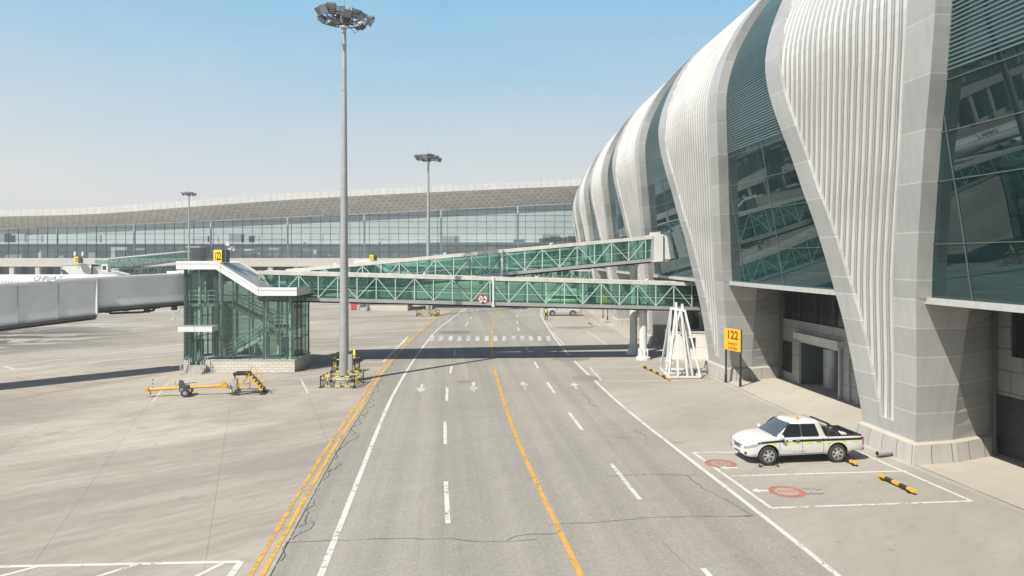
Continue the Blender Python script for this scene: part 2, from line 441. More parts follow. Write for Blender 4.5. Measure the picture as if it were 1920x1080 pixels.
# crosswalk bars
for i, x in enumerate((812, 828, 846, 863, 879, 896, 913, 929, 945, 963, 979, 995, 1011, 1028)):
    a = G(x - 3.5, 630); b = G(x + 3.5, 630); c = G(x + 3.2 - (929 - x) * .02, 639); d = G(x - 4.5 - (929 - x) * .02, 639)
    mk.face([(p[0], p[1], .0105) for p in (d, c, b, a)], PWF if i in (4, 9, 10) else PWM)
def arrow(px, y0, y1, up, mt, dx=0):
    a = Vector(G(px + dx, y1)); b = Vector(G(px - dx, y0))     # near, far
    if not up: a, b = b, a
    d = (b - a); l = d.length; d.normalize(); n = Vector((-d.y, d.x))
    f = lambda s, t: (a.x + d.x * s + n.x * t, a.y + d.y * s + n.y * t, .0112)
    mk.face([f(0, .10), f(0, -.10), f(l * .5, -.10), f(l * .5, .10)], mt)
    mk.face([f(l * .5, .34), f(l * .5, -.34), f(l, 0)], mt)
arrow(790, 720, 737, False, PWM, -2); arrow(888, 717, 735, False, PWM); arrow(982.5, 715, 731, True, PWM, 3); arrow(1078, 717, 730, True, PWF, 4)
# parking bays by the pick-up
B1, B2, B3, B4 = G(1300, 848.5), G(1446, 953), G(1822, 940), G(1611, 848)
for a, b in ((B1, B2), (B2, B3), (B3, B4), (B4, B1), (G(1371, 893), G(1700, 883.5))): ribbon([a, b], .15, PW)
# bays farther along
for pts in ([(1033, 620), (1058, 647)], [(1106, 689), (1127, 713)], [(1104, 688), (1235, 688)], [(1120, 700), (1245, 700)], [(1133, 715), (1320, 713)], [(1100, 620), (1140, 648)], [(1040, 621), (1100, 620)], [(1028, 606), (1035, 612)], [(1020, 605), (1085, 604)], [(1235, 688), (1262, 700)], [(1107, 597), (1127, 612)]):
    ribbon(P2(pts), .13, PW, .0113)
for pts in ([(1130, 716), (1240, 726)], [(1240, 726), (1325, 712)]): ribbon(P2(pts), .1, PYF, .0109)
# painted red discs in the bays
def disc(px, py, r, z, mt, seg=28):
    c = G(px, py); mk.face([(c[0] + r * math.cos(2 * math.pi * k / seg), c[1] + r * math.sin(2 * math.pi * k / seg), z) for k in range(seg)], mt)
def ring(px, py, r0, r1, z, mt, seg=32):
    c = G(px, py); mk.grid([[(c[0] + r * math.cos(2 * math.pi * k / seg), c[1] + r * math.sin(2 * math.pi * k / seg), z) for k in range(seg)] for r in (r0, r1)], mt, close=True)
for px, py, r in ((1351, 869.5, .66), (1475, 922, .66)):
    ring(px, py, r * .66, r, .0118, PRR); disc(px, py, r * .66, .0117, PB)
    c = G(px, py)
    for i in range(5):
        x = c[0] - .26 + .13 * i; mk.face([(x, c[1] - .17, .0125), (x + .05, c[1] - .17, .0125), (x + .05 + .02 * (i % 2), c[1] + .17, .0125), (x, c[1] + .17, .0125)], PRR)
def flat_arrow(px0, px1, py, h=.26):
    a = Vector(G(px0, py)); b = Vector(G(px1, py)); d = (a - b).normalized(); n = Vector((-d.y, d.x)); l = (a - b).length
    f = lambda s, t: (b.x + d.x * s + n.x * t, b.y + d.y * s + n.y * t, .0122)
    mk.face([f(0, .1), f(0, -.1), f(l * .55, -.1), f(l * .55, .1)], PW); mk.face([f(l * .55, h), f(l * .55, -h), f(l, 0)], PW)
flat_arrow(1408, 1441, 920.5); flat_arrow(1347, 1383, 877.5)
rr = random.Random(3)
for i in range(8):
    x, y = G(1508 + 4.6 * (i % 8), 917 + rr.random() * 3); mk.face([(x, y, .012), (x + .06, y, .012), (x + .07, y + .12, .012), (x - .01, y + .12, .012)], SOOT)
    x, y = G(1513 + 4.2 * (i % 8), 926 + rr.random() * 3); mk.face([(x, y, .012), (x + .06, y, .012), (x + .07, y + .10, .012), (x - .01, y + .12, .012)], SOOT)
# left apron markings
for pts, w in (([(-60, 1064), (450, 1053.5)], .17), ([(452, 1053), (425, 1090)], .2), ([(72, 1062), (-20, 1086)], .15), ([(257, 1058), (180, 1082)], .15), ([(418, 1056), (350, 1090)], .15), ([(-80, 1063), (-160, 1086)], .15)):
    ribbon(P2(pts), w, PW, .0062)
for pts, w in (([(7, 687), (347, 645)], .22), ([(7, 687), (29, 693)], .24), ([(29, 693), (347, 662)], .26), ([(30, 686), (347, 651)], .16), ([(40, 689), (347, 656.5)], .16),
               ([(574, 634), (765, 632)], .2), ([(574, 640), (755, 636)], .17), ([(574, 647), (740, 641)], .17), ([(574, 654), (725, 648)], .17), ([(660, 656), (742, 651)], .17), ([(765, 631.5), (718, 679)], .2), ([(675, 678.5), (718, 679)], .18), ([(718, 679), (760, 640)], .12),
               ([(285, 755), (312, 722)], .16), ([(312, 722), (327, 711)], .12), ([(285, 755), (578, 738.5)], .13), ([(578, 738.5), (563, 709)], .15), ([(327, 711), (430, 707)], .13), ([(306, 725), (565, 709.5)], .12), ([(495, 729), (573, 724)], .12)):
    ribbon(P2(pts), w, PW if w > .17 else PWM, .0064)
for pts, w in (([(-40, 762), (0, 754), (84, 738), (199, 718), (334, 695)], .14), ([(-60, 722), (0, 727.5), (84, 738)], .11), ([(30, 707), (73, 720), (144, 727.5)], .11), ([(90, 702), (139, 711.5), (199, 718)], .11), ([(160, 696), (199, 703), (249, 709)], .11), ([(220, 690), (255, 697), (287, 701)], .1)):
    ribbon(P2(pts), w, PR, .0066)
tag(mk.build('road_marking'), kind='structure')
# cracks and sealed joints, manhole covers
ck = MB()
def crack(pts, w=.03, jit=.05, z=.0135):
    q = []; P = P2(pts)
    for a, b in zip(P, P[1:]):
        n = max(2, int(math.dist(a, b) / .35))
        for i in range(n):
            k = i / n; q.append((a[0] + (b[0] - a[0]) * k + rr.uniform(-jit, jit), a[1] + (b[1] - a[1]) * k + rr.uniform(-jit, jit)))
    q.append(P[-1])
    ZI[0] += 1; z += .0004 * (ZI[0] % 5)
    L, R = [], []
    for i, p in enumerate(q):
        d = (Vector(q[min(i + 1, len(q) - 1)]) - Vector(q[max(i - 1, 0)])).normalized(); n = Vector((-d.y, d.x)); ww = w * rr.uniform(.35, 1.1) / 2
        L.append((p[0] + n.x * ww, p[1] + n.y * ww, z)); R.append((p[0] - n.x * ww, p[1] - n.y * ww, z))
    ck.grid([L, R], CRK)
crack([(535, 1019), (600, 1014), (680, 1012), (840, 1010), (905, 1017), (945, 1017), (970, 1004), (1045, 1001)])
crack([(945, 1017), (1007, 1012)]); crack([(1028, 985), (1120, 980), (1230, 970), (1330, 968), (1410, 969)]); crack([(1140, 894), (1180, 891), (1240, 890), (1295, 892), (1307, 889)])
crack([(1287, 892), (1320, 917), (1360, 938), (1395, 957), (1412, 966), (1370, 969)]); crack([(1120, 814), (1165, 821), (1230, 825), (1280, 831)], .025); crack([(1187, 806), (1211, 817), (1212, 823)], .04)
crack([(690, 741), (740, 739), (860, 735), (1000, 731), (1090, 731)], .022); crack([(1225, 1000), (1260, 1035), (1300, 1075)], .012); crack([(1090, 737), (1108, 751), (1104, 757), (1125, 765)], .03); crack([(1116, 725), (1118, 731)], .03)
crack([(695, 883), (745, 880), (795, 881)], .012); crack([(755, 782), (830, 784)], .012)
for i in range(26):     # broken seal beside the yellow line
    y = 20.5 + i * 1.5 + rr.uniform(-.3, .3); x = at_y(yel_in, y) + .3
    pts = [(x, y)]
    for k in range(6):
        pts.append((pts[-1][0] + rr.uniform(-.1, .22) * (1 if k < 3 else -1), pts[-1][1] + rr.uniform(.1, .38)))
    L = [(p[0] - .012 * rr.uniform(.6, 2), p[1], .0137) for p in pts]; R = [(p[0] + .012 * rr.uniform(.6, 2), p[1], .0137) for p in pts]
    ck.grid([L, R], CRK)
L = [(p[0] + .2, p[1], .0134) for p in yel_in if p[1] < 120]; R = [(p[0] + .235, p[1], .0134) for p in yel_in if p[1] < 120]
ck.grid([L, R], CRK)
tag(ck.build('pavement_crack'), kind='structure')
pt = MB()
def patch(px, py, rx, ry, mt, z=.0125, seg=30):
    c = G(px, py); pt.face([(c[0] + rx * math.cos(2 * math.pi * k / seg) * (1 + .06 * math.sin(k * 2.3)), c[1] + ry * math.sin(2 * math.pi * k / seg), z) for k in range(seg)], mt)
PATCH = ground_mat('asphalt_patch', (.215, .205, .19), speck=.2, streak=.1)
PATCH2 = ground_mat('asphalt_oil_patch', (.255, .243, .225), speck=.2, streak=.1)
patch(853, 623, 1.95, 1.9, PATCH); patch(1097, 709, 1.0, 1.3, PATCH2); patch(1070, 672, 1.6, 1.6, PATCH2); patch(1075, 614, 2.4, 1.5, PATCH2)
c = G(870, 716); pt.face([(c[0] + .5 * math.cos(k * .3), c[1] + .5 * math.sin(k * .3), .0127) for k in range(21)], ground_mat('rusty_cover', (.30, .19, .16), speck=.3))
tag(pt.build('asphalt_patch'), kind='structure')
# ================================================================== TERMINAL (the building line bends gently to the right)
TH0 = math.atan(-.0926); P0 = Vector((17.0, 30.4)); S1, RAD = 7.6, 690.0
def base(s):
    d = Vector((math.sin(TH0), math.cos(TH0)))
    if s <= S1: return P0 + d * s, TH0
    th = TH0 + (s - S1) / RAD; p = P0 + d * S1
    return p + RAD * Vector((math.cos(TH0) - math.cos(th), math.sin(th) - math.sin(TH0))), th
def FR(s, u, z):
    p, th = base(s); return Vector((p.x - math.cos(th) * u, p.y + math.sin(th) * u, z))
PITCH, C0 = 20.8, 2.1
UT = [(0, -.15), (.86, -.15), (3.4, .08), (5.8, .4), (7.9, .74), (10.45, 1.13), (12.2, 1.45), (14, 1.74), (15.8, 2.06), (17.15, 2.28), (18.4, 2.42), (19.4, 2.42), (20.5, 2.22), (21.6, 1.87), (23, 1.22), (24, .65), (25.5, -.5), (27, -2.1), (28.5, -4.3), (29.6, -6.8), (30.6, -10.2), (31.3, -14.5), (31.7, -20), (31.8, -26)]
HP = [(.8, .5), (1.38, .52), (3.4, .85), (5.76, 1.26), (7.9, 1.78), (10.5, 2.6), (12.3, 3.3), (14, 3.87), (15.8, 4.5), (17.15, 4.95), (18.4, 5.2), (20, 5.35), (21.6, 5.55), (24, 6.2), (27, 7.2), (30, 8.4), (31.8, 9.3)]
HO = [(0, 1.95), (.96, 1.95), (3.4, 2.35), (5.9, 2.8), (7.9, 3.3), (8.6, 3.48), (10.4, 4.04), (12.1, 4.65), (14, 5.32), (15.7, 6.0), (17.9, 6.7), (20, 6.95), (22, 7.1), (24, 7.5), (27, 8.5), (30, 9.8), (31.8, 10.395)]
def cr(tab, x):   # smooth interpolation of a surveyed profile
    if x <= tab[0][0]: return tab[0][1]
    if x >= tab[-1][0]: return tab[-1][1]
    for i in range(len(tab) - 1):
        if x <= tab[i + 1][0]: break
    def sl(k):
        if k <= 0 or k >= len(tab) - 1: 
            k = min(max(k, 0), len(tab) - 2); return (tab[k + 1][1] - tab[k][1]) / (tab[k + 1][0] - tab[k][0])
        return (tab[k + 1][1] - tab[k - 1][1]) / (tab[k + 1][0] - tab[k - 1][0])
    (a, b), (c, d) = tab[i], tab[i + 1]; h = c - a; t = (x - a) / h
    return (2 * t ** 3 - 3 * t * t + 1) * b + (t ** 3 - 2 * t * t + t) * h * sl(i) + (-2 * t ** 3 + 3 * t * t) * d + (t ** 3 - t * t) * h * sl(i + 1)
# rows up the profile, evenly spaced along its length
dense = []
z = .86
while z < 31.79: dense.append((z, cr(UT, z))); z += .02 if z > 26 else .1
dense.append((31.8, -26))
ROWS = [dense[0]]; acc = 0; ARC = [0.0]; tot = 0
for a, b in zip(dense, dense[1:]):
    l = math.dist(a, b); acc += l; tot += l
    if acc > .6: ROWS.append(b); ARC.append(tot); acc = 0
ROWS.append(dense[-1]); ARC.append(tot)
ZS = 7.05    # underside of the glass
TRIM = panel_mat('facade_trim_panel', (.49, .488, .475), .42, 40.0, 1.95, (.62, .62, .60), .025, .14, .15)
TRIMD = panel_mat('facade_return_panel', (.46, .455, .435), .42, 40.0, 1.95, (.10, .10, .10), .03, .06, .15)
PILLAR = panel_mat('pillar_panel', (.49, .488, .475), .45, 40.0, 1.22, (.64, .64, .62), .025, .13, .1)
PLINTHM = panel_mat('plinth_stone', (.45, .43, .395), .8, 1.05, 3.0, (.10, .10, .095), .02, .10)
RIBK = mat('cladding_rib_shade', (.135, .133, .128), .5, .1, var=.12, scale=.5)  # shade of the far rib flanks, put into the colour
RIBD = mat('shaded_cladding_valley', (.33, .328, .32), .5, .15, var=.12, scale=.5)  # same cladding toned down, valley shade carried by colour
RIBM = mat('ribbed_aluminium_cladding', (.70, .693, .675), .40, .15, var=.14, scale=.35)
WALLM = panel_mat('recessed_wall_panel', (.36, .36, .345), .6, 1.9, .95, (.12, .12, .12), .02, .10, offset=.35)
TGLASS = glass('terminal_glass', (.11, .27, .29), 1.85, .0, (.84, .96, 1), wob=.03, wscale=.22, dirt=.12, dcol=(.07, .20, .22))
SPAN = mat('teal_spandrel', (.16, .33, .33), .4, var=.1)
MULL = mat('glazing_bar', (.12, .155, .155), .5, .2)
LOUV = mat('sunshade_louvre', (.10, .17, .18), .4, .1)
SILLM = mat('sill_beam', (.55, .55, .53), .5, .2)
term = thing('passenger_terminal', (P0.x, P0.y, 0), 'long white terminal with ribbed bulging bays and dark teal glass beside the road', 'terminal')
TO = (P0.x, P0.y, 0)
def uvrow(i): return ARC[i]
def half_shell(c, sg, c_is_last=False):
    """trim of one side of a bay: inner lip, front face, return to the glass or pillar side"""
    mb = MB(); upper = [i for i, (z, u) in enumerate(ROWS) if z >= ZS - .01]; lower = [i for i, (z, u) in enumerate(ROWS) if z < ZS]
    aa = lambda zq: interp(list(zip([r[0] for r in ROWS[:40]], ARC[:40])), zq)
    lo_pts = [(.86, cr(UT, .86), 0)] + [(zq, cr(UT, zq), aa(zq)) for zq in (1.449, 1.451)] + [(ROWS[i][0], ROWS[i][1], ARC[i]) for i in lower if ROWS[i][0] > 1.5] + [(ZS, cr(UT, ZS), interp(list(zip([r[0] for r in ROWS[:40]], ARC[:40])), ZS))]
    up_pts = [lo_pts[-1]] + [(ROWS[i][0], ROWS[i][1], ARC[i]) for i in upper if ROWS[i][0] > ZS + .05]
    def front(pts, mt, k):
        rows, uvs = [], []
        for z, u, a in pts:
            hp, ho = cr(HP, z), cr(HO, z)
            if z < 1.45: hp = 0
            rows.append([FR(c + sg * hp, u - .4, z), FR(c + sg * hp, u, z), FR(c + sg * ho, u, z)]); v = (a - 7.0) if k else z - .9
            uvs.append([(1 + hp, v), (1.3 + hp, v), (1.3 + ho, v)])
        mb.grid(rows, mt, uvs)
    front(lo_pts, PILLAR, 0); front(up_pts, TRIM, 1)
    rows, uvs = [], []     # return beside the glass
    for z, u, a in up_pts:
        ho = cr(HO, z); dz = min(1, max(0, (z - 20) / 11)); 
        rows.append([FR(c + sg * ho, u, z), FR(c + sg * (ho + .02), u - .85, z)]); uvs.append([(1, a - 7), (2.1, a - 7)])
    mb.grid(rows, TRIM, uvs)
    rows, uvs = [], []     # pillar sides below the glass
    for z, u, a in lo_pts:
        ho = cr(HO, z)
        rows.append([FR(c + sg * ho, u, z), FR(c + sg * (ho - .25), -2.0, z), FR(c + sg * .75, -4.62, z)]); uvs.append([(1, z - .9), (3, z - .9), (5.5, z - .9)])
    mb.grid(rows, PILLAR, uvs)
    # cover between the return and the pillar side at the underside level
    z = ZS; u = cr(UT, z); ho = cr(HO, z)
    mb.face([FR(c + sg * ho, u, z), FR(c + sg * (ho - .25), -2.0, z), FR(c + sg * .75, -4.62, z), FR(c, -4.62, z), FR(c, u - .5, z), FR(c + sg * (cr(HP, z) + .1), u - .5, z), FR(c + sg * (cr(HP, z) + .1), u, z)], PILLAR)
    return mb
for bay in range(-2, 10):
    c = C0 + PITCH * bay
    near = bay <= 3
    # ribbed panel
    mb = MB(); rib = .50; amp = .055; prof = [(0, 0), (.10, 0), (.16, 1), (.30, 1), (.36, 0)]
    hmax = 9.3; cols = []
    prof = [(0, 0), (.10, 0), (.12, .4), (.15, .4), (.17, 0), (.28, 0), (.30, 1), (.365, 1.15), (.43, 1), (.445, 0)]
    k = 0
    while k * rib < 2 * hmax:
        for o, h in prof: cols.append((k * rib + o, h))
        k += 1
    rows = []
    sub = ROWS if bay <= 4 else ROWS[::2] + [ROWS[-1]]
    sel = [(z, u) for z, u in sub if z > 1.45]; sel = [(1.45, cr(UT, 1.45))] + sel
    ribrows = []
    for z, u in sel:
        hp = cr(HP, z); r = []
        for o, h in cols:
            s = -hp + o; hh = h
            if s > hp + .25: s = hp + .25
            r.append(FR(c + s, u - .18 + amp * hh, z))
        ribrows.append(r)
    wid = [2 * cr(HP, z) for z, u in sel]
    np_ = len(prof); mb.grid(ribrows, RIBM, skip=lambda i, j: cols[i][0] > max(wid[j], wid[j + 1]) + .25, colm=lambda i: RIBM if i % np_ in (2, 5, 6, 7) else RIBK if i % np_ in (8, 9) else RIBD)  # pale lit ridges, dark far flanks: rib shading painted by column
    z = 1.45; u = cr(UT, z)
    mb.face([FR(c - .52, u, z), FR(c + .52, u, z), FR(c + .52, u - .2, z), FR(c - .52, u - .2, z)], TRIM)
    shell = mb.build('ribbed_panel', term, off=TO)
    for sg in (-1, 1):
        t = half_shell(c, sg).build('side_trim', shell, off=TO, weld=True)
    # plinth
    pb = MB(); u0 = -.15; oc = [(.75, -4.62), (1.70, -2.0), (1.95, u0), (-1.95, u0), (-1.70, -2.0), (-.75, -4.62)]
    def ex(e):
        q = []
        for a, b in oc:
            q.append((a + math.copysign(e, a), b + (e if b == u0 else 0)))
        return q
    lo, hi, tp = ex(.34), ex(.20), ex(-.02)
    per = 0; uvs = [[], [], []]; 
    for i in range(6):
        for kx, zz in ((0, 0), (1, .80), (2, .88)): uvs[kx].append((per, .5 + zz))
        if i < 5: per += math.dist(lo[i], lo[i + 1])
    pb.grid([[FR(c + a, b, 0) for a, b in lo], [FR(c + a, b, .80) for a, b in hi]], PLINTHM, uvs[:2])
    pb.grid([[FR(c + a, b, .80) for a, b in hi], [FR(c + a, b, .885) for a, b in tp]], PADM, uvs[:2])
    pb.build('plinth', shell, off=TO)
    if bay < 4:
        dp = MB()
        for s0 in (3.9, 1.2) if bay == 0 else (3.6,):
            p = FR(c - 2.1 + s0, .3, .22); q = FR(c - 2.1 + s0 - .15, 1.0, .19)
            dp.tube([p, q], .12, GALV, 12); dp.tube([q - (q - p) * .02, q + (q - p) * .01], .095, DARK, 12)
        dp.build_each('drain_pipe', shell, off=TO, smooth=40)
    if bay == 9: continue
    # glass of the bay beyond this pillar
    c2 = c + PITCH
    gb, bars, lv = MB(), MB(), MB()
    zr = [(ZS + .02, cr(UT, ZS), 0)] + [(z, u, ARC[i]) for i, (z, u) in enumerate(ROWS) if z > ZS + .3]
    def gs(z, f):
        ho = cr(HO, z); a, b = c + ho - .04, c2 - ho + .04
        return a + (b - a) * f
    nseg = 5
    gb.grid([[FR(gs(z, i / nseg), u - .66, z) for i in range(nseg + 1)] for z, u, a in zr], TGLASS)
    gl = gb.build('glazing', term, off=TO, smooth=60)
    sp = MB(); sp.grid([[FR(gs(z, i / 5), cr(UT, z) - .72, z) for i in range(6)] for z in (ZS + .02, 7.8, 8.5)], SPAN); sp.build('spandrel', gl, off=TO)
    # horizontal glazing bars every 1.95 m along the profile, verticals at the third points
    nxt = 1.4
    for z, u, a in zr[1:]:
        if a - 7 > nxt:
            nxt += 1.95
            if gs(z, 1) - gs(z, 0) < .4: continue
            for i in range(nseg): bars.bar(FR(gs(z, i / nseg), u - .64, z), FR(gs(z, (i + 1) / nseg), u - .64, z), .04, .03, MULL)
    for sv in (.2, .47, .74) if bay > -2 else (.5,):
        sabs = c + PITCH * sv
        prev = None
        for z, u, a in zr:
            a0, b0 = gs(z, 0), gs(z, 1)
            if a0 + .1 < sabs < b0 - .1:
                p = FR(sabs, u - .64, z)
                if prev is not None: bars.bar(prev, p, .035, .03, MULL)
                prev = p
            else: prev = None
    bars.build('glazing_bar', gl, off=TO)
    zz = 15.6
    while zz < 29.5:
        u = cr(UT, zz); a0, b0 = gs(zz, .0), gs(zz, 1)
        if b0 - a0 > .5: [lv.bar(FR(a0 + (b0 - a0) * q / 3, u - .625, zz), FR(a0 + (b0 - a0) * (q + 1) / 3, u - .625, zz), .025, .07, LOUV) for q in range(3)]
        zz += .15 if zz < 24 else .10
    lv.build('sunshade_louvre', gl, off=TO)
    # sill beam, soffit, recessed wall with openings
    sb = MB(); ug = cr(UT, ZS) - .66; s0, s1 = gs(ZS, 0) - .05, gs(ZS, 1) + .05; n = 4
    for i in range(n):
        a, b = s0 + (s1 - s0) * i / n, s0 + (s1 - s0) * (i + 1) / n
        sb.grid([[FR(a, ug + .22, ZS - .22), FR(b, ug + .22, ZS - .22)], [FR(a, ug + .22, ZS + .03), FR(b, ug + .22, ZS + .03)], [FR(a, ug - .3, ZS + .03), FR(b, ug - .3, ZS + .03)]], SILLM)
        sb.face([FR(a, ug + .22, ZS - .22), FR(b, ug + .22, ZS - .22), FR(b, ug - .05, ZS - .22), FR(a, ug - .05, ZS - .22)], SILLM)
    sb.build('sill', term, off=TO)
    sf = MB(); a, b = c + .7, c2 - .7
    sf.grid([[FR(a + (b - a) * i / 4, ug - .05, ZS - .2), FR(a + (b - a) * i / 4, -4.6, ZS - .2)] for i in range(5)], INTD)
    sf.grid([[FR(a + (b - a) * i / 4, ug - .35, ZS + .01), FR(a + (b - a) * i / 4, -16, ZS + .01)] for i in range(5)], FLOORT)
    sf.build('floor_slab', term, off=TO)
    wl = MB(); U = -4.6
    win = (c + 5.8, c2 - 1.15, 4.35, 6.55); shut = (c + 1.6, c + 6.6, 0, 2.75) if bay % 2 else (c + 4.0, c + 8.2, 0, 2.75); door = (c + 11.6, c + 16.9, 0, 3.15); lou = (c2 - 2.6, c2 - 1.0, .55, 2.75)
    if bay == -1: win = (c + 5.8, c2 - 1.85, 4.45, 6.55); shut = (c2 - 4.6, c2 - .72, 0, 2.7); door = (c + 6, c + 11, 0, 3.15); lou = (c + 3, c + 4.5, .5, 2.7)
    holes = [win, shut, door, lou]
    ss = sorted({c + .6, c2 - .6} | {h[0] for h in holes} | {h[1] for h in holes}); zs_ = sorted({0, ZS - .19} | {h[2] for h in holes} | {h[3] for h in holes})
    for a, b in zip(ss, ss[1:]):
        for e, f in zip(zs_, zs_[1:]):
            m_, k_ = (a + b) / 2, (e + f) / 2
            if any(h[0] < m_ < h[1] and h[2] < k_ < h[3] for h in holes): continue
            wl.face([FR(a, U, e), FR(b, U, e), FR(b, U, f), FR(a, U, f)], WALLM, [(a - c, e), (b - c, e), (b - c, f), (a - c, f)])
    wall = wl.build('ground_floor_wall', term, off=TO, weld=True)
    def reveal(mb, h, d, mt, back):
        a, b, e, f = h
        for q in ([(a, e), (a, f)], [(b, e), (b, f)], [(a, f), (b, f)], [(a, e), (b, e)]):
            (x, y), (x2, y2) = q; mb.face([FR(x, U, y), FR(x2, U, y2), FR(x2, U - d, y2), FR(x, U - d, y)], mt)
        mb.face([FR(a, U - d, e), FR(b, U - d, e), FR(b, U - d, f), FR(a, U - d, f)], back)
    w_ = MB(); reveal(w_, win, .18, DFRAME, TINT := MATS.get('tinted_pane') or mat('tinted_pane', (.012, .018, .022), .08, spec=.8))
    nn = 6
    for i in range(1, nn):
        x = win[0] + (win[1] - win[0]) * i / nn; w_.bar(FR(x, U - .12, win[2]), FR(x, U - .12, win[3]), .06, .08, DFRAME)
    w_.build('window', term, off=TO)
    d_ = MB(); reveal(d_, door, 4.5, INTD, INTD); d_.build('service_passage', term, off=TO)
    fr_ = MB(); a, b, e, f = door
    for x in (a, b): fr_.bar(FR(x, U + .10, 0), FR(x, U + .10, f + .1), .22, .18, GREYM)
    fr_.bar(FR(a - .25, U + .22, f + .22), FR(b + .25, U + .22, f + .22), .42, .44, WARMW); fr_.bar(FR(a, U + .02, f - .1), FR(b, U + .02, f - .1), .12, .25, ALU)
    fr_.build('roller_door', term, off=TO)
    if bay in (0, 2):
        tk = MB(); p = FR(b - 1.5, U - 1.5, 0)
        tk.lathe((p.x, p.y, 0), [(.0, .02), (.62, .02), (.62, 1.35), (.64, 1.38), (.64, 1.42), (.62, 1.45), (.62, 2.6), (0, 2.6)], GALV, 22); tk.build('duct', term, off=TO, smooth=35)
    l_ = MB(); reveal(l_, lou, .12, DGREY, BLACK)
    zz = lou[2] + .08
    while zz < lou[3]: l_.bar(FR(lou[0], U - .05, zz), FR(lou[1], U - .05, zz), .09, .035, DGREY); zz += .13
    l_.build('vent_grille', term, off=TO)
    s_ = MB(); reveal(s_, shut, .25, GREYM, DGREY); zz = .05
    while zz < shut[3] - .05: s_.bar(FR(shut[0], U - .22, zz), FR(shut[1], U - .22, zz), .05, .085, DGREY); zz += .11
    s_.build('roller_shutter', term, off=TO)
    if near:
        pp = MB(); p = FR(c2 - 1.2, U + .25, 0); pp.tube([p, p + Vector((0, 0, 6.6))], .07, DGREY, 8)
        p = FR(c + 9.6, U + .12, 0); pp.tube([p, p + Vector((0, 0, 2.2))], .05, GREYM, 8); p = FR(c + 10.6, U + .12, 0); pp.tube([p, p + Vector((0, 0, 2.6))], .06, GREYM, 8); pp.build('downpipe', term, off=TO, smooth=40)
# interior seen through the glass
bk = MB(); n = 30; sA, sB = C0 - 2 * PITCH, C0 + 9 * PITCH
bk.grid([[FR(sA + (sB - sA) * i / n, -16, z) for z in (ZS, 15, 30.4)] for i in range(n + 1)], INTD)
bk.grid([[FR(sA + (sB - sA) * i / n, u, 13.2) for u in (-7, -16)] for i in range(n + 1)], INTW)
bk.grid([[FR(sA + (sB - sA) * i / n, -7, z) for z in (12.6, 14.2)] for i in range(n + 1)], INTW)
bk.build('interior_gallery', term, off=TO)
ic = MB()
for bay in range(-2, 9):
    for f in (.25, .6):
        p = FR(C0 + PITCH * (bay + f), -5.5, 0); ic.tube([(p.x, p.y, ZS), (p.x, p.y, 26)], .35, INTW, 10)
    a = FR(C0 + PITCH * (bay + .35), -3.0, ZS); 
    for k in range(4):
        p = FR(C0 + PITCH * (bay + .2 + .17 * k), -4.0 - 1.5 * (k % 2), 0); M = Matrix.Translation((p.x, p.y, ZS)) @ Matrix.Rotation(.2 * k, 4, 'Z'); ic.box((-.5, -1.1, .02), (.5, 1.1, 1.0 + .5 * (k % 2)), (INTW, INTD, GREYM, WARMW)[k], M)
ic.build('interior_fitting', term, off=TO)
# main roof and rear wall close the volume
rf = MB(); n = 24
rf.grid([[FR(sA - 10 + (sB - sA + 10) * i / n, u, z) for u, z in ((-26, 31.79), (-40, 31.9), (-60, 31.2), (-60, 0))] for i in range(n + 1)], RIBM)
rf.build('main_roof', term, off=TO)

# ================================================================== FAR CONCOURSE
YF = 240.0
conc = thing('concourse_building', (-80, YF, 0), 'long concourse with pale glass wall and curved white roof edge behind the apron', 'concourse')
CO = (-80, YF, 0)
def zof(y, d): return H_ + (HY - y) * d / F_
def xof(px, d): return (px - 960) / F_ * d
YR = 231.0
sof = [(xof(p, YF), zof(y, YF)) for p, y in ((-400, 441), (-120, 434), (0, 429), (189, 422.5), (349, 415.5), (458, 410.5), (624, 403), (802, 394.5), (1065, 381.5), (1200, 376))]
fb = [(xof(p, YR), zof(y, YR)) for p, y in ((-400, 409), (-120, 408), (0, 406), (172, 401.5), (344, 389), (516, 376.5), (642, 369), (802, 361), (1083, 348.6), (1230, 343))]
ft = [(xof(p, YR), zof(y, YR)) for p, y in ((-400, 397), (-120, 396), (0, 394), (172, 388.5), (344, 376.5), (516, 364), (642, 357), (802, 350), (1083, 336), (1230, 330))]
XL, XR = -236, 40
FASC = panel_mat('white_fascia_panel', (.64, .64, .625), .5, 2.35, 20, (.38, .38, .38), .08, .05)
mm = bpy.data.materials.new('triangulated_soffit'); t, N, L = nt(mm)
uvn = node(t, 'ShaderNodeTexCoord').outputs['UV']
b = node(t, 'ShaderNodeBsdfPrincipled'); b.inputs['Roughness'].default_value = .65
acc_ = None
for ang in (0, 60, -60):
    q = mapping(t, uvn, rad(ang), (1, 1, 1)); sx = node(t, 'ShaderNodeSeparateXYZ', ins={0: q}).outputs[1]
    l_ = math_(t, 'LESS_THAN', math_(t, 'FRACT', math_(t, 'MULTIPLY', sx, .55)), .085)
    acc_ = l_ if acc_ is None else math_(t, 'MAXIMUM', acc_, l_)
cell = node(t, 'ShaderNodeTexVoronoi', ins={'Vector': uvn, 'Scale': .45}).outputs['Color']
cs = node(t, 'ShaderNodeSeparateColor', ins={0: cell}).outputs[0]
cc = mix(t, cs, (.62, .61, .58), (.78, .77, .74)); cc = mix(t, math_(t, 'MULTIPLY', acc_, .8), cc, (.22, .215, .20))
L.new(cc, b.inputs['Base Color']); out(t, b.outputs[0])
nX = 110; X_ = [XL + (XR - XL) * i / nX for i in range(nX + 1)]
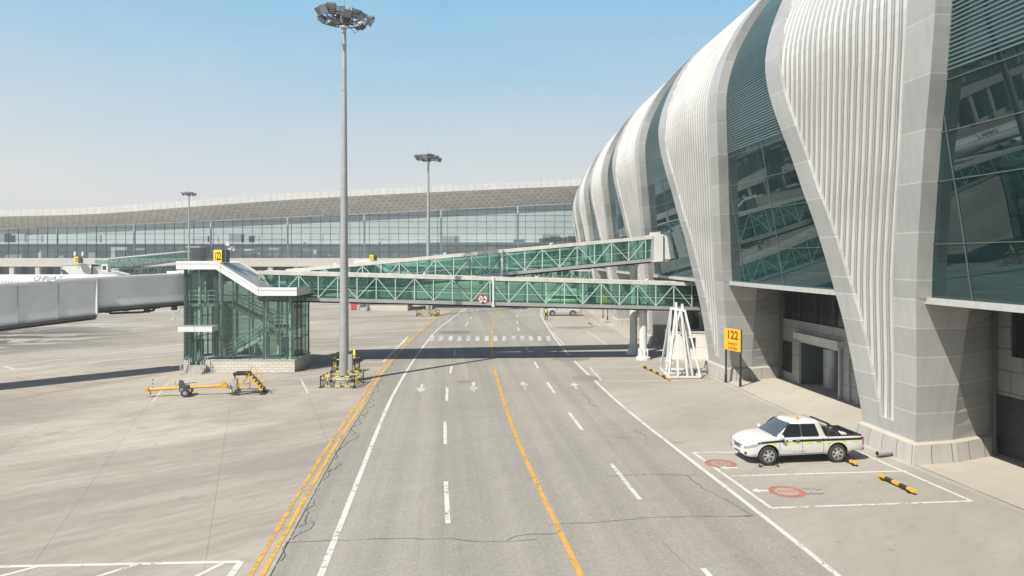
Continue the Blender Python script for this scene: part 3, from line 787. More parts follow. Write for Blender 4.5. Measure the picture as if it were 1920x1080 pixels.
mb = MB(); mb.grid([[(x, YR, cr(fb, x)), (x, YR - .15, cr(ft, x))] for x in X_], FASC, [[(x, .5), (x, 5)] for x in X_]); mb.grid([[(x, YR - .15, cr(ft, x)), (x, YF - 2.5, cr(ft, x) + .4)] for x in X_], WHITE); mb.grid([[(x, YF + 12, cr(ft, x) + .9), (x, YR + 60, cr(ft, x) + 2)] for x in X_], WHITE)
mb.build('roof', conc, off=CO)
SKYG = glass('added_skylight_glass', (.92, .95, .95), 1.4)  # unseen roof opening, added so sun reaches the interior
mb = MB(); mb.grid([[(x, YF - 2.5, cr(ft, x) + .4), (x, YF + 12, cr(ft, x) + .9)] for x in X_], SKYG); mb.build('added_skylight', conc, off=CO)
mb = MB(); mb.grid([[(x, YR + (YF - YR) * k, cr(fb, x) + (cr(sof, x) - cr(fb, x)) * k) for k in (0, .5, 1)] for x in X_], mm, [[(x, 10 * k) for k in (0, .5, 1)] for x in X_]); mb.build('soffit', conc, off=CO)
ZG = 8.75
CGL = glass('concourse_glass', (.78, .87, .89), 1.9, .0, (.9, .96, 1), wob=.02, wscale=.12, dirt=.16, dcol=(.42, .50, .53))
mb = MB(); mb.grid([[(x, YF, ZG), (x, YF, cr(sof, x) + .1)] for x in X_], CGL); cg = mb.build('glazing', conc, off=CO)
mb = MB(); x = XL; i = 0
while x < XR:
    heavy = i % 5 == 0; w = .30 if heavy else .15
    mb.bar((x, YF - .08, ZG), (x, YF - .08, cr(sof, x)), w, .12, DFRAME); x += 3.25; i += 1
z = ZG + 2.0
while z < 28:
    seg = [x for x in X_ if cr(sof, x) > z]
    if len(seg) > 1: mb.bar((min(seg), YF - .07, z), (max(seg), YF - .07, z), .13, .13, DFRAME)
    z += 2.02
mb.build('mullion', cg, off=CO)
mb = MB()
mb.box((XL, YF + .2, ZG - .5), (XR, YF + 16, ZG - .02), FLOORT); mb.grid([[(x, YF + 15, ZG - .1), (x, YF + 15, cr(sof, x) + .8)] for x in X_], INTW); mb.box((XL, YF + 9, 13.6), (XR, YF + 15, 14.2), WHITE)
mb.grid([[(x, YF + .3, cr(sof, x) + .3), (x, YF + 2.0, cr(sof, x) + .4)] for x in X_], INTW); mb.grid([[(x, YF + 13.5, cr(sof, x) + .8), (x, YF + 15, cr(sof, x) + .8)] for x in X_], INTW)
mb.build('interior_floor', conc, off=CO)
mb = MB(); r2 = random.Random(11); x = XL + 4
while x < XR:
    mb.tube([(x, YF + 4, ZG), (x, YF + 4, cr(sof, x))], .32, WHITE, 12); x += 26
for i in range(70):
    x = XL + (XR - XL) * r2.random(); y = YF + 2.5 + 10 * r2.random(); w = 1 + 5 * r2.random(); h = 1 + 3.2 * r2.random()
    mb.box((x, y, ZG), (x + w, y + 1.2, ZG + h), r2.choice([INTW, WHITE, GREYM, INTW]))
for i in range(40):
    x = XL + (XR - XL) * r2.random(); mb.box((x, YF + 9.3, 14.2), (x + 3 + 4 * r2.random(), YF + 10.5, 15.5 + 2 * r2.random()), r2.choice([INTW, WHITE, GREYM]))
mb.build('interior_fitting', conc, off=CO)
mb = MB(); mb.box((XL, YF - .9, 5.9), (XR, YF + 1.5, ZG - .03), STONE); mb.build('parapet_band', conc, off=CO)
mb = MB(); x = XL
while x < XR: mb.box((x, YF - .6, 0), (x + 1.5, YF + .6, 5.9), STONE); x += 8.6
mb.build_each('ground_floor_pier', conc, off=CO)
mb = MB(); mb.box((XL, YF + 3, 0), (XR, YF + 3.4, 5.9), TINT); x = XL + 1.5
mb.box((XL, YF + 1.0, 0), (XR, YF + 1.3, 1.0), STONE); mb.build('ground_floor_glazing', conc, off=CO)
# ================================================================== GLASS BRIDGES
BGL = glass('green_bridge_glass', (.735, .885, .845), 1.5, .0, (.85, .97, .95), wob=.02, wscale=.4, dirt=.055, dcol=(.17, .38, .34))
TWGL = glass('tower_glass', (.54, .69, .645), 1.5, .0, (.9, .97, .95), wob=.03, wscale=.5, dirt=.03, dcol=(.30, .40, .36))
def lerp(a, b, k): return tuple(x + (y - x) * k for x, y in zip(a, b))
def glass_bridge(name, A, B, zA, zB, h, w, label, group, post=None, columns=(), portal=None, module=1.55, detail=True):
    """A, B: plan centre line ends; zA, zB: underside levels"""
    root = thing(name, (A[0], A[1], 0), label, 'glass bridge', group=group)
    off = (A[0], A[1], 0)
    d = Vector((B[0] - A[0], B[1] - A[1])); Ln = d.length; d.normalize(); n = Vector((d.y, -d.x))     # n points to the near side
    if n.y > 0: n = -n
    def pt(s, t, z): k = s / Ln; return Vector((A[0] + d.x * s + n.x * t, A[1] + d.y * s + n.y * t, zA + (zB - zA) * k + z))
    def slab(mb, t0, t1, z0, z1, mt, s0=0, s1=Ln):
        P = [pt(s, t, z) for s in (s0, s1) for t, z in ((t0, z0), (t1, z0), (t1, z1), (t0, z1))]
        for f in ((0, 1, 2, 3), (7, 6, 5, 4), (0, 4, 5, 1), (1, 5, 6, 2), (2, 6, 7, 3), (3, 7, 4, 0)): mb.face([P[i] for i in f], mt)
    hw = w / 2
    mb = MB(); slab(mb, -hw + .02, hw - .02, .06, .22, DGREY); slab(mb, -hw + .1, hw - .1, .22, .26, FLOORT)
    slab(mb, hw - .02, hw + .10, .02, .30, GALV); slab(mb, -hw - .10, -hw + .02, .02, .30, GALV); slab(mb, hw - .5, hw - .32, -.12, .06, DGREY); slab(mb, -hw + .32, -hw + .5, -.12, .06, DGREY)
    fl = mb.build('floor', root, off=off)
    mb = MB(); s = 1.0
    while s < Ln: mb.bar(pt(s, -hw + .05, -.0), pt(s, hw - .05, -.0), .10, .12, DGREY); s += module
    if detail:
        mb.tube([pt(.3, hw - .16, -.06), pt(Ln - .2, hw - .16, -.06)], .05, BLACK, 6); mb.tube([pt(.3, hw - .26, -.04), pt(Ln - .2, hw - .26, -.04)], .035, GREYM, 6)
    mb.build('cross_beam', fl, off=off)
    mb = MB(); slab(mb, -hw - .02, hw + .02, h - .16, h - .04, WARMW); slab(mb, hw - .04, hw + .16, h - .30, h, WARMW); slab(mb, -hw - .16, -hw + .04, h - .30, h, WARMW)
    slab(mb, -hw + .1, hw - .1, h - .20, h - .17, INTW)
    rf = mb.build('roof', root, off=off)
    if detail:
        mb = MB(); s = 4.0
        while s < Ln - 2:
            p = pt(s, hw - .1, h); mb.tube([p, p + Vector((0, 0, .16))], .07, WHITE, 8); mb.tube([p + Vector((0, 0, .1)), p + Vector((.2, -.1, .14))], .05, WHITE, 6); s += 9.3
        mb.build('roof_fixture', rf, off=off)
    for sd in (1, -1):
        t = sd * (hw + .03)
        mb = MB(); slab(mb, t - .012, t + .012, .30, h - .30, BGL); gl = mb.build('glazing', root, off=off)
        mb = MB(); k = 0; s = .15
        while s < Ln - .05:
            tt = t + sd * .05
            mb.bar(pt(s, tt, .28), pt(s, tt, h - .28), .07, .07, BFRAME)
            if s + module < Ln:
                a, b = (h - .30, .30) if k % 2 == 0 else (.30, h - .30)
                mb.bar(pt(s, tt, a), pt(s + module, tt, b), .06, .06, BFRAME)
            s += module; k += 1
        mb.bar(pt(0, t - sd * .25, 1.25), pt(Ln, t - sd * .25, 1.25), .05, .05, ALU)
        mb.bar(pt(0, t + sd * .02, 1.0), pt(Ln, t + sd * .02, 1.0), .03, .03, BFRAME)
        mb.build('truss', root, off=off)
    if post:
        mb = MB()
        for s in post: mb.bar(pt(s, hw + .12, -.02), pt(s, hw + .12, h), .24, .14, WHITE); mb.bar(pt(s, -hw - .12, -.02), pt(s, -hw - .12, h), .24, .14, WHITE); mb.box((-.12, -.12, -.1), (.12, .12, .05), WHITE, Matrix.Translation(pt(s, hw + .1, 0)))
        mb.build_each('joint_post', root, off=off)
    if portal:
        mb = MB(); s0, s1 = portal; slab(mb, -hw - .22, hw + .22, -.05, h + .05, WHITE, s0, s1); slab(mb, hw - .9, hw + .1, h + .05, h + .3, WARMW, s0 + .1, s1 - .2)
        mb.bar(pt(s0, hw + .25, .2), pt(s0, hw + .25, h), .1, .06, ALU); mb.build('portal', root, off=off)
    for (cx, cy, ztop, r) in columns:
        mb = MB(); mb.lathe((cx, cy, 0), [(0, 0), (r * 1.95, 0), (r * 1.95, .22), (r * 1.5, .28), (r * 1.5, .34), (r, .36), (r, ztop - 1.0), (r * 1.0, ztop - .5), (r * 1.12, ztop - .3), (r * 1.12, ztop - .12), (0, ztop - .12)], WHITE, 24)
        for k in range(8):
            a = k * math.pi / 4 + .2; M = Matrix.Translation((cx, cy, 0)) @ Matrix.Rotation(a, 4, 'Z'); mb.box((r * .95, -.05, .34), (r * 1.42, .05, .95), WHITE, M)
        mb.box((cx - .35, cy - .7, ztop - .13), (cx + .35, cy + .7, ztop + .1), GREYM); mb.box((cx + .1, cy - .95, ztop - .05), (cx + .28, cy + .95, ztop + .06), WHITE)
        mb.build('column', root, off=off, smooth=40)
    return root
loA, loB = (-20.6, 59.3), (16.3, 62.15)
upA, upB = (-19.2, 61.95), (13.05, 65.45)
lower = glass_bridge('arrivals_bridge', loA, loB, 5.32, 4.25, 2.38, 2.3, 'lower of the two near green glass bridges, crossing the road behind the height limit disc', 'glass boarding bridges', post=(19.0,), columns=((11.25, 61.75, 4.4, .32),))
upper = glass_bridge('departures_bridge', upA, upB, 5.45, 8.45, 2.32, 2.3, 'upper green glass bridge rising to a white portal box at the terminal wall', 'glass boarding bridges', post=(18.3,), columns=((11.0, 65.2, 8.1, .335),), portal=(32.45 - .75, 32.45 + .25))
# white connector between the portal and the facade
mb = MB(); A = Vector((upB[0], upB[1], 8.5)); B = A + Vector((4.6, 1.0, .2)); off = (upA[0], upA[1], 0)
for zz, hh in ((0, .2), (2.15, .22)): mb.bar(A + Vector((0, 0, zz)), B + Vector((0, 0, zz)), 2.3, hh, WARMW)
for s in (-1.1, 1.1):
    mb.face([A + Vector((.35, s, .1)), A + Vector((1.3, s + .05, .1)), A + Vector((1.3, s + .05, 2.15)), A + Vector((.35, s, 2.15))], WHITE); mb.face([A + Vector((1.4, s, .1)), B + Vector((0, s, .1)), B + Vector((0, s, 2.15)), A + Vector((1.4, s, 2.15))], BGL)
mb.bar(A + Vector((1.35, -1.15, .1)), A + Vector((1.35, -1.15, 2.2)), .1, .1, DFRAME)
mb.build('connector', upper, off=off)
# height limit disc
def disc_sign(name, p, r, label, group=None):
    root = thing(name, p, label, 'sign', group=group)
    mb = MB(); mb.lathe((0, 0, 0), [(0, .03), (r, .03), (r, -.005), (r * .97, -.012), (0, -.012)], RED, 32, 'y'); mb.build('disc', root)
    mb = MB(); mb.lathe((0, 0, 0), [(0, -.016), (r * .80, -.016), (r * .80, -.012)], WHITE, 32, 'y'); mb.build('face', root)
    mb = MB()
    for s in (1, -1): mb.face([(-r * .42, -.02, s * r * .80), (r * .42, -.02, s * r * .80), (0, -.02, s * r * .36)], BLACK)
    mb.build('mark', root); text('3.8', r * .85, BLACK, 'lettering', root, facing((-r * .12, -.022, 0), (1, 0, 0), (0, 0, 1))); text('m', r * .45, BLACK, 'lettering', root, facing((r * .6, -.022, -r * .1), (1, 0, 0), (0, 0, 1)))
    return root
disc_sign('height_limit_sign', AT(905.5, 561, 59.45), .41, 'round red rimmed height limit disc reading 3.8 m on the lower bridge')

# ================================================================== STAIR TOWER
BRICK = bpy.data.materials.new('pale_block_wall'); t, N, L = nt(BRICK)
uvn = node(t, 'ShaderNodeTexCoord').outputs['UV']
br = node(t, 'ShaderNodeTexBrick', offset=.5, ins={'Vector': uvn, 'Scale': 1.0, 'Mortar Size': .016, 'Brick Width': .52, 'Row Height': .19, 'Color1': (.55, .52, .45, 1), 'Color2': (.64, .60, .53, 1), 'Mortar': (.24, .23, .21, 1)})
b = node(t, 'ShaderNodeBsdfPrincipled', ins={'Roughness': .85}); L.new(br.outputs[0], b.inputs['Base Color']); out(t, b.outputs[0])
ROOFW = panel_mat('white_roof_panel', (.80, .80, .79), .42, 2.9, 30, (.30, .30, .30), .02, .04)
TX0, TX1, TY0, TY1 = -25.0, -16.65, 54.95, 59.2
def stair_tower(label):
    root = thing('stair_tower', (TX0, TY0, 0), label, 'stair tower', group='glass stair towers beside the gates')
    W, D = TX1 - TX0, TY1 - TY0            # 8.35 x 4.25
    zb, zL, zH = .90, 5.85, 7.85
    mb = MB()
    for lo, hi in (((2.02, -.03, 0), (W + .06, .14, zb)), ((W - .11, .14, 0), (W + .06, D, zb)), ((0, D - .14, 0), (W - .11, D + .03, zb)), ((-.05, -.03, 0), (.42, .14, zb)), ((-.05, .14, 0), (.12, D - .14, zb))): mb.box(lo, hi, BRICK)
    mb.build('plinth', root)
    mb = MB()
    for lo, hi in (((1.98, -.07, zb), (W + .10, .18, zb + .06)), ((W - .15, .18, zb), (W + .10, D + .06, zb + .06))): mb.box(lo, hi, STONE)
    mb.build('coping', root)
    # roof: high flat, slope, low flat, each with deep white fascias
    prof = [(-.45, zH), (2.55, zH), (5.75, zL), (W + .35, zL)]; up = .62
    mb = MB()
    def fas(y):
        for (x0, z0), (x1, z1) in zip(prof, prof[1:]):
            mb.face([(x0, y, z0), (x1, y, z1), (x1, y, z1 + up), (x0, y, z0 + up)], ROOFW, [(x0, .5), (x1, .5), (x1, 1), (x0, 1)])
    fas(-.40); fas(D + .40)
    for (x0, z0), (x1, z1) in zip(prof, prof[1:]):
        mb.face([(x0, -.40, z0 + up), (x1, -.40, z1 + up), (x1, -.12, z1 + up), (x0, -.12, z0 + up)], WHITE); mb.face([(x0, D + .12, z0 + up), (x1, D + .12, z1 + up), (x1, D + .40, z1 + up), (x0, D + .40, z0 + up)], WHITE)
        mb.face([(x0, -.12, z0 + up), (x1, -.12, z1 + up), (x1, -.12, z1 + up - .14), (x0, -.12, z0 + up - .14)], WHITE); mb.face([(x0, D + .12, z0 + up), (x1, D + .12, z1 + up), (x1, D + .12, z1 + up - .14), (x0, D + .12, z0 + up - .14)], WHITE)
        mb.face([(x0, -.12, z0 + up - .14), (x1, -.12, z1 + up - .14), (x1, D + .12, z1 + up - .14), (x0, D + .12, z0 + up - .14)], GALV)
        mb.face([(x0, -.40, z0), (x1, -.40, z1), (x1, D + .40, z1), (x0, D + .40, z0)], INTW)
    for x, z in (prof[0], prof[-1]): mb.face([(x, -.40, z), (x, D + .40, z), (x, D + .40, z + up), (x, -.40, z + up)], WHITE)
    mb.build('roof', root)
    mb = MB()
    for (x0, z0), (x1, z1) in zip(prof, prof[1:]): mb.bar((x0, -.41, z0 + .42), (x1, -.41, z1 + .42), .02, .025, GREYM)
    mb.build('roof_seam', root)
    # glass and frame
    zt = lambda x: zH if x < 2.55 else zL if x > 5.75 else zH + (zL - zH) * (x - 2.55) / 3.2
    fx = [0, 1.24, 2.34, 3.70, 4.95, 6.10, 7.25, 8.30]
    gl, fr, fin = MB(), MB(), MB()
    for a, c in zip(fx, fx[1:]):
        z0 = zb + .06 if a > 1.9 else .06
        if a == 0: z0 = zb + .06
        for y in (.04, D - .04):
            if y < 1 and a == 1.24:
                gl.face([(a, y, 3.1), (c, y, 3.1), (c, y, zt(c)), (a, y, zt(a))], TWGL); continue
            gl.face([(a, y, z0), (c, y, z0), (c, y, zt(c)), (a, y, zt(a))], TWGL)
    for x, zz in ((.03, zH), (8.28, zL)): gl.face([(x, .04, zb + .06), (x, D - .04, zb + .06), (x, D - .04, zz), (x, .04, zz)], TWGL)
    for x in fx:
        for y in (.02, D - .02): fr.bar((x, y, .1 if x < 2 else zb), (x, y, zt(x)), .05, .09, GFRAME)
    for x in (.12, 2.30, 2.48, 6.02, 7.80): fin.bar((x, .10, zb), (x, .10, zt(x)), .15 if x != .12 else .22, .08, GFRAME)
    for zz in (2.45, 4.05, 5.65):
        for y in (.02, D - .02): fr.bar((0, y, zz), (W - .05, y, zz), .045, .05, GFRAME)
        for x in (.02, 8.30): fr.bar((x, 0, zz), (x, D, zz), .045, .05, GFRAME)
    for y in (1.1, 2.15, 3.2): fr.bar((8.32, y, zb), (8.32, y, zL), .05, .05, GFRAME); fr.bar((0, y, zb), (0, y, zH), .05, .05, GFRAME)
    g_ = gl.build('glazing', root); fr.build('frame', g_); fin.build_each('post', root)
    # canopy, door, steps
    mb = MB(); mb.box((.08, -1.25, 3.2), (2.62, -.02, 3.58), WHITE); mb.box((.12, -1.2, 3.58), (2.58, -.02, 3.60), GALV); mb.bar((1.3, -1.256, 3.2), (1.3, -1.256, 3.58), .02, .01, GREYM); mb.build('canopy', root)
    mb = MB(); y = .02
    for x in (.62, 1.0, 1.42): mb.bar((x, y, .08), (x, y, 2.5), .10, .08, DFRAME)
    mb.bar((.6, y, 2.45), (1.46, y, 2.45), .12, .10, DFRAME); mb.bar((.6, y, 1.05), (1.46, y, 1.05), .06, .07, DFRAME); mb.box((.66, y - .01, .08), (1.40, y + .02, .5), DGREY); mb.face([(.64, y, .5), (1.4, y, .5), (1.4, y, 2.4), (.64, y, 2.4)], TWGL)
    dr = mb.build('door', root); mb = MB(); mb.bar((1.06, -.05, .9), (1.06, -.05, 1.5), .03, .03, ALU); mb.build('handle', dr)
    mb = MB()
    for k in range(4): mb.box((.35, -.3 - .3 * k, 0), (1.75, -.0 - .3 * k, .16 * (4 - k) - .1), CONC)
    mb.box((.35, 0, 0), (1.95, .5, .10), CONC); st = mb.build('step', root)
    for x0 in (.30, 1.80):
        mb = MB()
        for k in range(4):
            y = -.05 - .38 * k; z0 = .4 - .1 * k; mb.tube([(x0, y, 0), (x0, y, z0 + .85)], .022, ALU, 6)
        for zz in (.25, .55, .85): mb.tube([(x0, -.05, .4 + zz), (x0, -1.19, .1 + zz)], .020, ALU, 6)
        mb.tube([(x0, -1.19, .95), (x0, -1.35, .6), (x0, -1.35, 0)], .022, ALU, 6); mb.build('railing', root)
    # stairs inside
    sm = MAT_STAIR = mat('stair_paint', (.74, .76, .74), .5, var=.1)
    def flight(x0, z0, x1, z1, y0, y1, n):
        mb = MB()
        for k in range(n):
            a, c = x0 + (x1 - x0) * k / n, x0 + (x1 - x0) * (k + 1) / n; zz = z0 + (z1 - z0) * (k + .5) / n; mb.box((min(a, c), y0, zz - .03), (max(a, c), y1, zz + .03), GREYM)
        for y in (y0, y1): mb.bar((x0, y, z0 - .05), (x1, y, z1 - .05), .06, .26, sm)
        f_ = mb.build('stair_flight', root); mb = MB()
        for y in (y0 + .04, y1 - .04):
            for hh in (.35, .65, .98): mb.tube([(x0, y, z0 + hh), (x1, y, z1 + hh)], .025, sm, 6)
            for k in range(n // 2 + 1):
                q = min(1, 2 * k / n); mb.tube([(x0 + (x1 - x0) * q, y, z0 + (z1 - z0) * q), (x0 + (x1 - x0) * q, y, z0 + (z1 - z0) * q + .98)], .02, sm, 6)
        mb.build('handrail', f_)
    flight(2.45, 5.10, 5.9, 3.35, 2.3, 3.5, 12); flight(6.4, 3.05, 2.75, .95, .75, 1.75, 13)
    mb = MB()
    for lo, hi in (((.1, .3, 5.0), (2.45, D - .2, 5.18)), ((5.9, .5, 3.1), (8.1, D - .3, 3.28)), ((.1, .1, .02), (8.2, D - .1, .92))): mb.box(lo, hi, CONC if lo[2] > 1 else INTW)
    for a, c, z in (((.2, .4), (2.4, .4), 5.18), ((6.0, .6), (8.0, .6), 3.28), ((8.0, .6), (8.0, D - .4), 3.28), ((.2, 1.9), (2.4, 1.9), 5.18)):
        for hh in (.35, .65, 1.0): mb.tube([(a[0], a[1], z + hh), (c[0], c[1], z + hh)], .022, sm, 6)
        for k in range(4): x, y = a[0] + (c[0] - a[0]) * k / 3, a[1] + (c[1] - a[1]) * k / 3; mb.tube([(x, y, z), (x, y, z + 1)], .02, sm, 6)
    mb.build('landing', root)
    mb = MB()
    for x in (.9, 2.6, 5.95, 7.9):
        for y in (.6, D - .5): mb.bar((x, y, .9), (x, y, zt(x)), .16, .16, sm)
    mb.box((1.0, 2.6, .95), (2.2, 3.8, 4.9), GALV); mb.box((.4, 3.0, 5.18), (1.0, 3.8, 7.2), INTW); mb.box((6.6, 2.6, .95), (7.9, 3.6, 2.3), INTW); mb.box((4.2, 3.4, .95), (5.2, 3.9, 2.9), WHITE); mb.box((3.0, 3.5, .95), (3.7, 3.9, 1.9), RED); mb.box((7.0, 3.7, 3.28), (7.8, 3.95, 5.3), DGREY)
    mb.build('interior_fitting', root)
    return root
tower = stair_tower('green glass stair tower with white stepped roof and pale block base beside the tow bar')
def gate_box(p, s, digits, label, hang=None):
    """square illuminated gate number box on a roof: lemon front, black flank"""
    root = thing('gate_number_box', p, label, 'gate number', rz=rad(-14), group='yellow gate number boxes on roofs')
    mb = MB(); mb.box((-.34 * s, -.36 * s, 0), (.34 * s, .5 * s, .92 * s), BLACK); mb.build('housing', root)
    mb = MB(); mb.box((-.34 * s, -.385 * s, .01), (.34 * s, -.36 * s, .92 * s), SIGNL); mb.build('face', root)
    mb = MB(); mb.box((.34 * s, -.36 * s, .01), (.95 * s, -.30 * s, .92 * s), BLACK); mb.box((.62 * s, -.37 * s, .02), (.64 * s, -.36 * s, .90 * s), GREYM); mb.build('side_panel', root)
    text(digits, .62 * s, BLACK, 'lettering', root, facing((0, -.392 * s, .44 * s), (1, 0, 0), (0, 0, 1)) @ Matrix.Diagonal((.62, 1.35, 1, 1)))
    return root
gate_box((-22.72, 56.2, 8.36), 1.06, '122', 'yellow box with black 122 on the roof of the near stair tower')
cam_ = thing('floodlight_cluster', (-22.45, 56.9, 9.28), 'white lamp and camera cluster on a short stand above the 122 box', 'camera')
mb = MB(); mb.tube([(0, 0, -.95), (0, 0, .3)], .04, WHITE, 6); mb.tube([(.35, 0, 0), (0, 0, .25)], .03, WHITE, 6); mb.build('stand', cam_)
mb = MB(); mb.box((-.28, -.22, .38), (.02, .1, .66), WHITE, Matrix.Rotation(.3, 4, 'Y')); mb.build('lamp', cam_)
mb = MB(); mb.lathe((.22, 0, .12), [(0, -.14), (.13, -.1), (.16, 0), (.13, .12), (0, .16)], WHITE, 12); mb.lathe((.48, 0, .05), [(0, -.1), (.1, -.06), (.1, .08), (0, .12)], WHITE, 10); mb.build('camera_dome', cam_, smooth=40)

# the next gate along repeats the same set
SH = Vector((-.45, 63.4, 0)); RT = rad(-3.2)
def follow(o, label, group=None, skip=()):
    c = copy_tree(o, None, skip); p = Vector(o.location) - Vector((0, 60, 0)); c.location = Matrix.Rotation(RT, 4, 'Z') @ p + Vector((0, 60, 0)) + SH
    c.rotation_euler.z += RT; c['label'] = label; return c
follow(tower, 'farther stair tower, its pale block base showing under the lower glass bridge')
follow(lower, 'far lower glass bridge of the next gate, seen through the nearer bridges', skip=('joint_post',)); follow(upper, 'far rising glass bridge of the next gate, its roof edge showing between the nearer bridges', skip=('joint_post',))
gate_box((-23.15, 119.5, 8.30), 1.0, '121', 'small yellow and black number box just above the upper glass bridge roof')

# ================================================================== WHITE TELESCOPIC JET BRIDGE
PALEG = mat('pale_grey_tunnel_paint', (.75, .755, .75), .45, var=.12, scale=.5)
def tunnel(name, pts, hw_, mt, root, off, ribs=0, label=None):
    """pts: two (x,y,zbottom,ztop) stations"""
    (x0, y0, a0, b0), (x1, y1, a1, b1) = pts; d = Vector((x1 - x0, y1 - y0)); Ln = d.length; d.normalize(); n = Vector((d.y, -d.x))
    mb = MB()
    def q(k, t, z): a = a0 + (a1 - a0) * k; b = b0 + (b1 - b0) * k; return (x0 + d.x * Ln * k + n.x * t, y0 + d.y * Ln * k + n.y * t, a + (b - a) * z)
    ring_ = lambda k, e: [q(k, -hw_ - e, 0), q(k, hw_ + e, 0), q(k, hw_ + e, 1), q(k, -hw_ - e, 1)]
    mb.grid([ring_(k, 0) for k in (0, .5, 1)], mt, close=True); mb.face(ring_(0, 0), DARK); mb.face(ring_(1, 0)[::-1], DARK)
    o = mb.build(name, root, off=off)
    mb = MB()
    for s in (-1, 1):
        t_ = s * (hw_ + .05); mb.bar(q(0, t_ - s * .3, -.05), q(1, t_ - s * .3, -.05), .12, .34, BLACK); mb.bar(q(0, t_, 1.01), q(1, t_, 1.01), .14, .16, WHITE); mb.bar(q(0, t_, -.01), q(1, t_, -.01), .14, .20, DGREY); mb.bar(q(0, t_ + s * .03, .06), q(1, t_ + s * .03, .06), .04, .06, GALV)
        for k in range(1, ribs): mb.bar(q(k / ribs, t_ - s * .03, .03), q(k / ribs, t_ - s * .03, .98), .035, .03, GREYM)
    for k in (0, 1): 
        for s in (-1, 1): mb.bar(q(k, s * (hw_ + .05), 0), q(k, s * (hw_ + .05), 1.03), .12, .12, WHITE)
    mb.build('tunnel_rail', o, off=off); return o, q
jo = (-25.8, 56.6, 0)
jet = thing('jet_bridge', jo, 'long pale grey telescopic jet bridge leading left from the stair tower over the apron', 'jet bridge')
# stations: at the tower and out to the left past the picture edge
o1, q1 = tunnel('inner_tunnel', ((-25.15, 57.55, 5.35, 7.47), (-32.4, 50.55, 4.9, 7.1)), 1.15, PALEG, jet, jo)
o2, q2 = tunnel('outer_tunnel', ((-30.6, 52.3, 4.62, 7.14), (-45.6, 37.2, 2.95, 6.15)), 1.42, PALEG, jet, jo, ribs=9)
mb = MB(); mb.box((-26.4, 56.4, 5.2), (-25.15, 58.6, 5.34), DGREY); mb.lathe((-25.7, 57.6, 0), [(0, 7.5), (1.25, 7.5), (1.3, 7.62), (1.0, 7.72), (0, 7.74)], WHITE, 20)
mb.box((-27.0, 56.3, 7.5), (-26.0, 57.2, 7.68), WHITE); mb.build('rotunda_cap', jet, off=jo)
mb = MB(); mb.tube([(-25.9, 57.7, 0), (-25.9, 57.7, 5.2)], .38, PALEG, 16); mb.box((-26.6, 57.0, 0), (-25.2, 58.4, .12), CONC); mb.build('support_column', jet, off=jo, smooth=40)
mb = MB()   # cable chain under the tunnels
P_ = [q1(k, 0.7, 0) for k in (.12, .4, .62, .82)]
pts = [Vector(P_[0]) + Vector((0, 0, -.25)), Vector(P_[1]) + Vector((0, 0, -.3)), Vector(P_[2]) + Vector((0, 0, -.32)), Vector(P_[2]) + Vector((.1, .1, -.5)), Vector(P_[1]) + Vector((.1, .1, -.62)), Vector(P_[1]) + Vector((.7, .7, -.52)), Vector(P_[1]) + Vector((.8, .8, -.38)), Vector(P_[1]) + Vector((.4, .4, -.3))]
mb.tube(pts, .09, BLACK, 6); mb.build('cable_chain', jet, off=jo, smooth=50); mb = MB()
for k in (.06, .15, .28, .35, .5, .62, .8): p = Vector(q1(k, .75, 0)); mb.box((-.18, -.14, -.45 - .25 * (int(k * 100) % 2)), (.18, .14, -.1), DGREY, Matrix.Translation(p))
for k in (.03, .1, .22, .4): p = Vector(q2(k, .6, 0)); mb.box((-.25, -.14, -.42), (.2, .14, -.1), DGREY, Matrix.Translation(p))
mb.build_each('bracket', jet, off=jo); mb = MB()
for k in range(5):
    a = Vector(q1(.03, 1.0, 0)) + Vector((.12 * k, -.05 * k, .1)); mb.tube([a, a + Vector((-.2, -.1, -.45 - .1 * k)), a + Vector((.15, 0, -.8 - .06 * k)), a + Vector((.45, .1, -.45))], .045, BLACK, 6)
mb.build_each('hose', jet, off=jo, smooth=50)
mb = MB(); p = Vector(q2(.62, 0, 0)); 
for s in (-1, 1): mb.tube([(p.x + s, p.y - s, 1.1), (p.x + s, p.y - s, p.z)], .22, PALEG, 12)
mb.bar((p.x - 1.4, p.y + 1.4, 1.0), (p.x + 1.4, p.y - 1.4, 1.0), .4, .4, PALEG); mb.build('drive_column', jet, off=jo, smooth=40)
for s in (-1, 1):
    mb = MB(); c_ = Vector((p.x + s * .9, p.y - s * .9, .55)); M = Matrix.Translation(c_) @ Matrix.Rotation(rad(-45), 4, 'Z')
    m2 = MB(); m2.lathe((0, 0, 0), [(0, -.2), (.5, -.2), (.55, -.14), (.55, .14), (.5, .2), (0, .2)], DARK, 20, 'y'); m2.v = [tuple(M @ Vector(v)) for v in m2.v]; m2.build('wheel', jet, off=jo, smooth=40)
mb = MB(); x, y = G(325, 600); mb.tube([(x, y, 0), (x, y, 1.15)], .05, WHITE, 8); mb.box((x - .2, y - .15, 0), (x + .2, y + .15, .12), WARMW); mb.tube([(x, y, 1.1), (x + .6, y + .2, 1.0), (x + 1.1, y + .3, 1.9)], .03, DGREY, 6)
tag(mb.build('cable_post', off=None), 'thin white post with a hanging cable under the jet bridge near the stair tower', 'post')

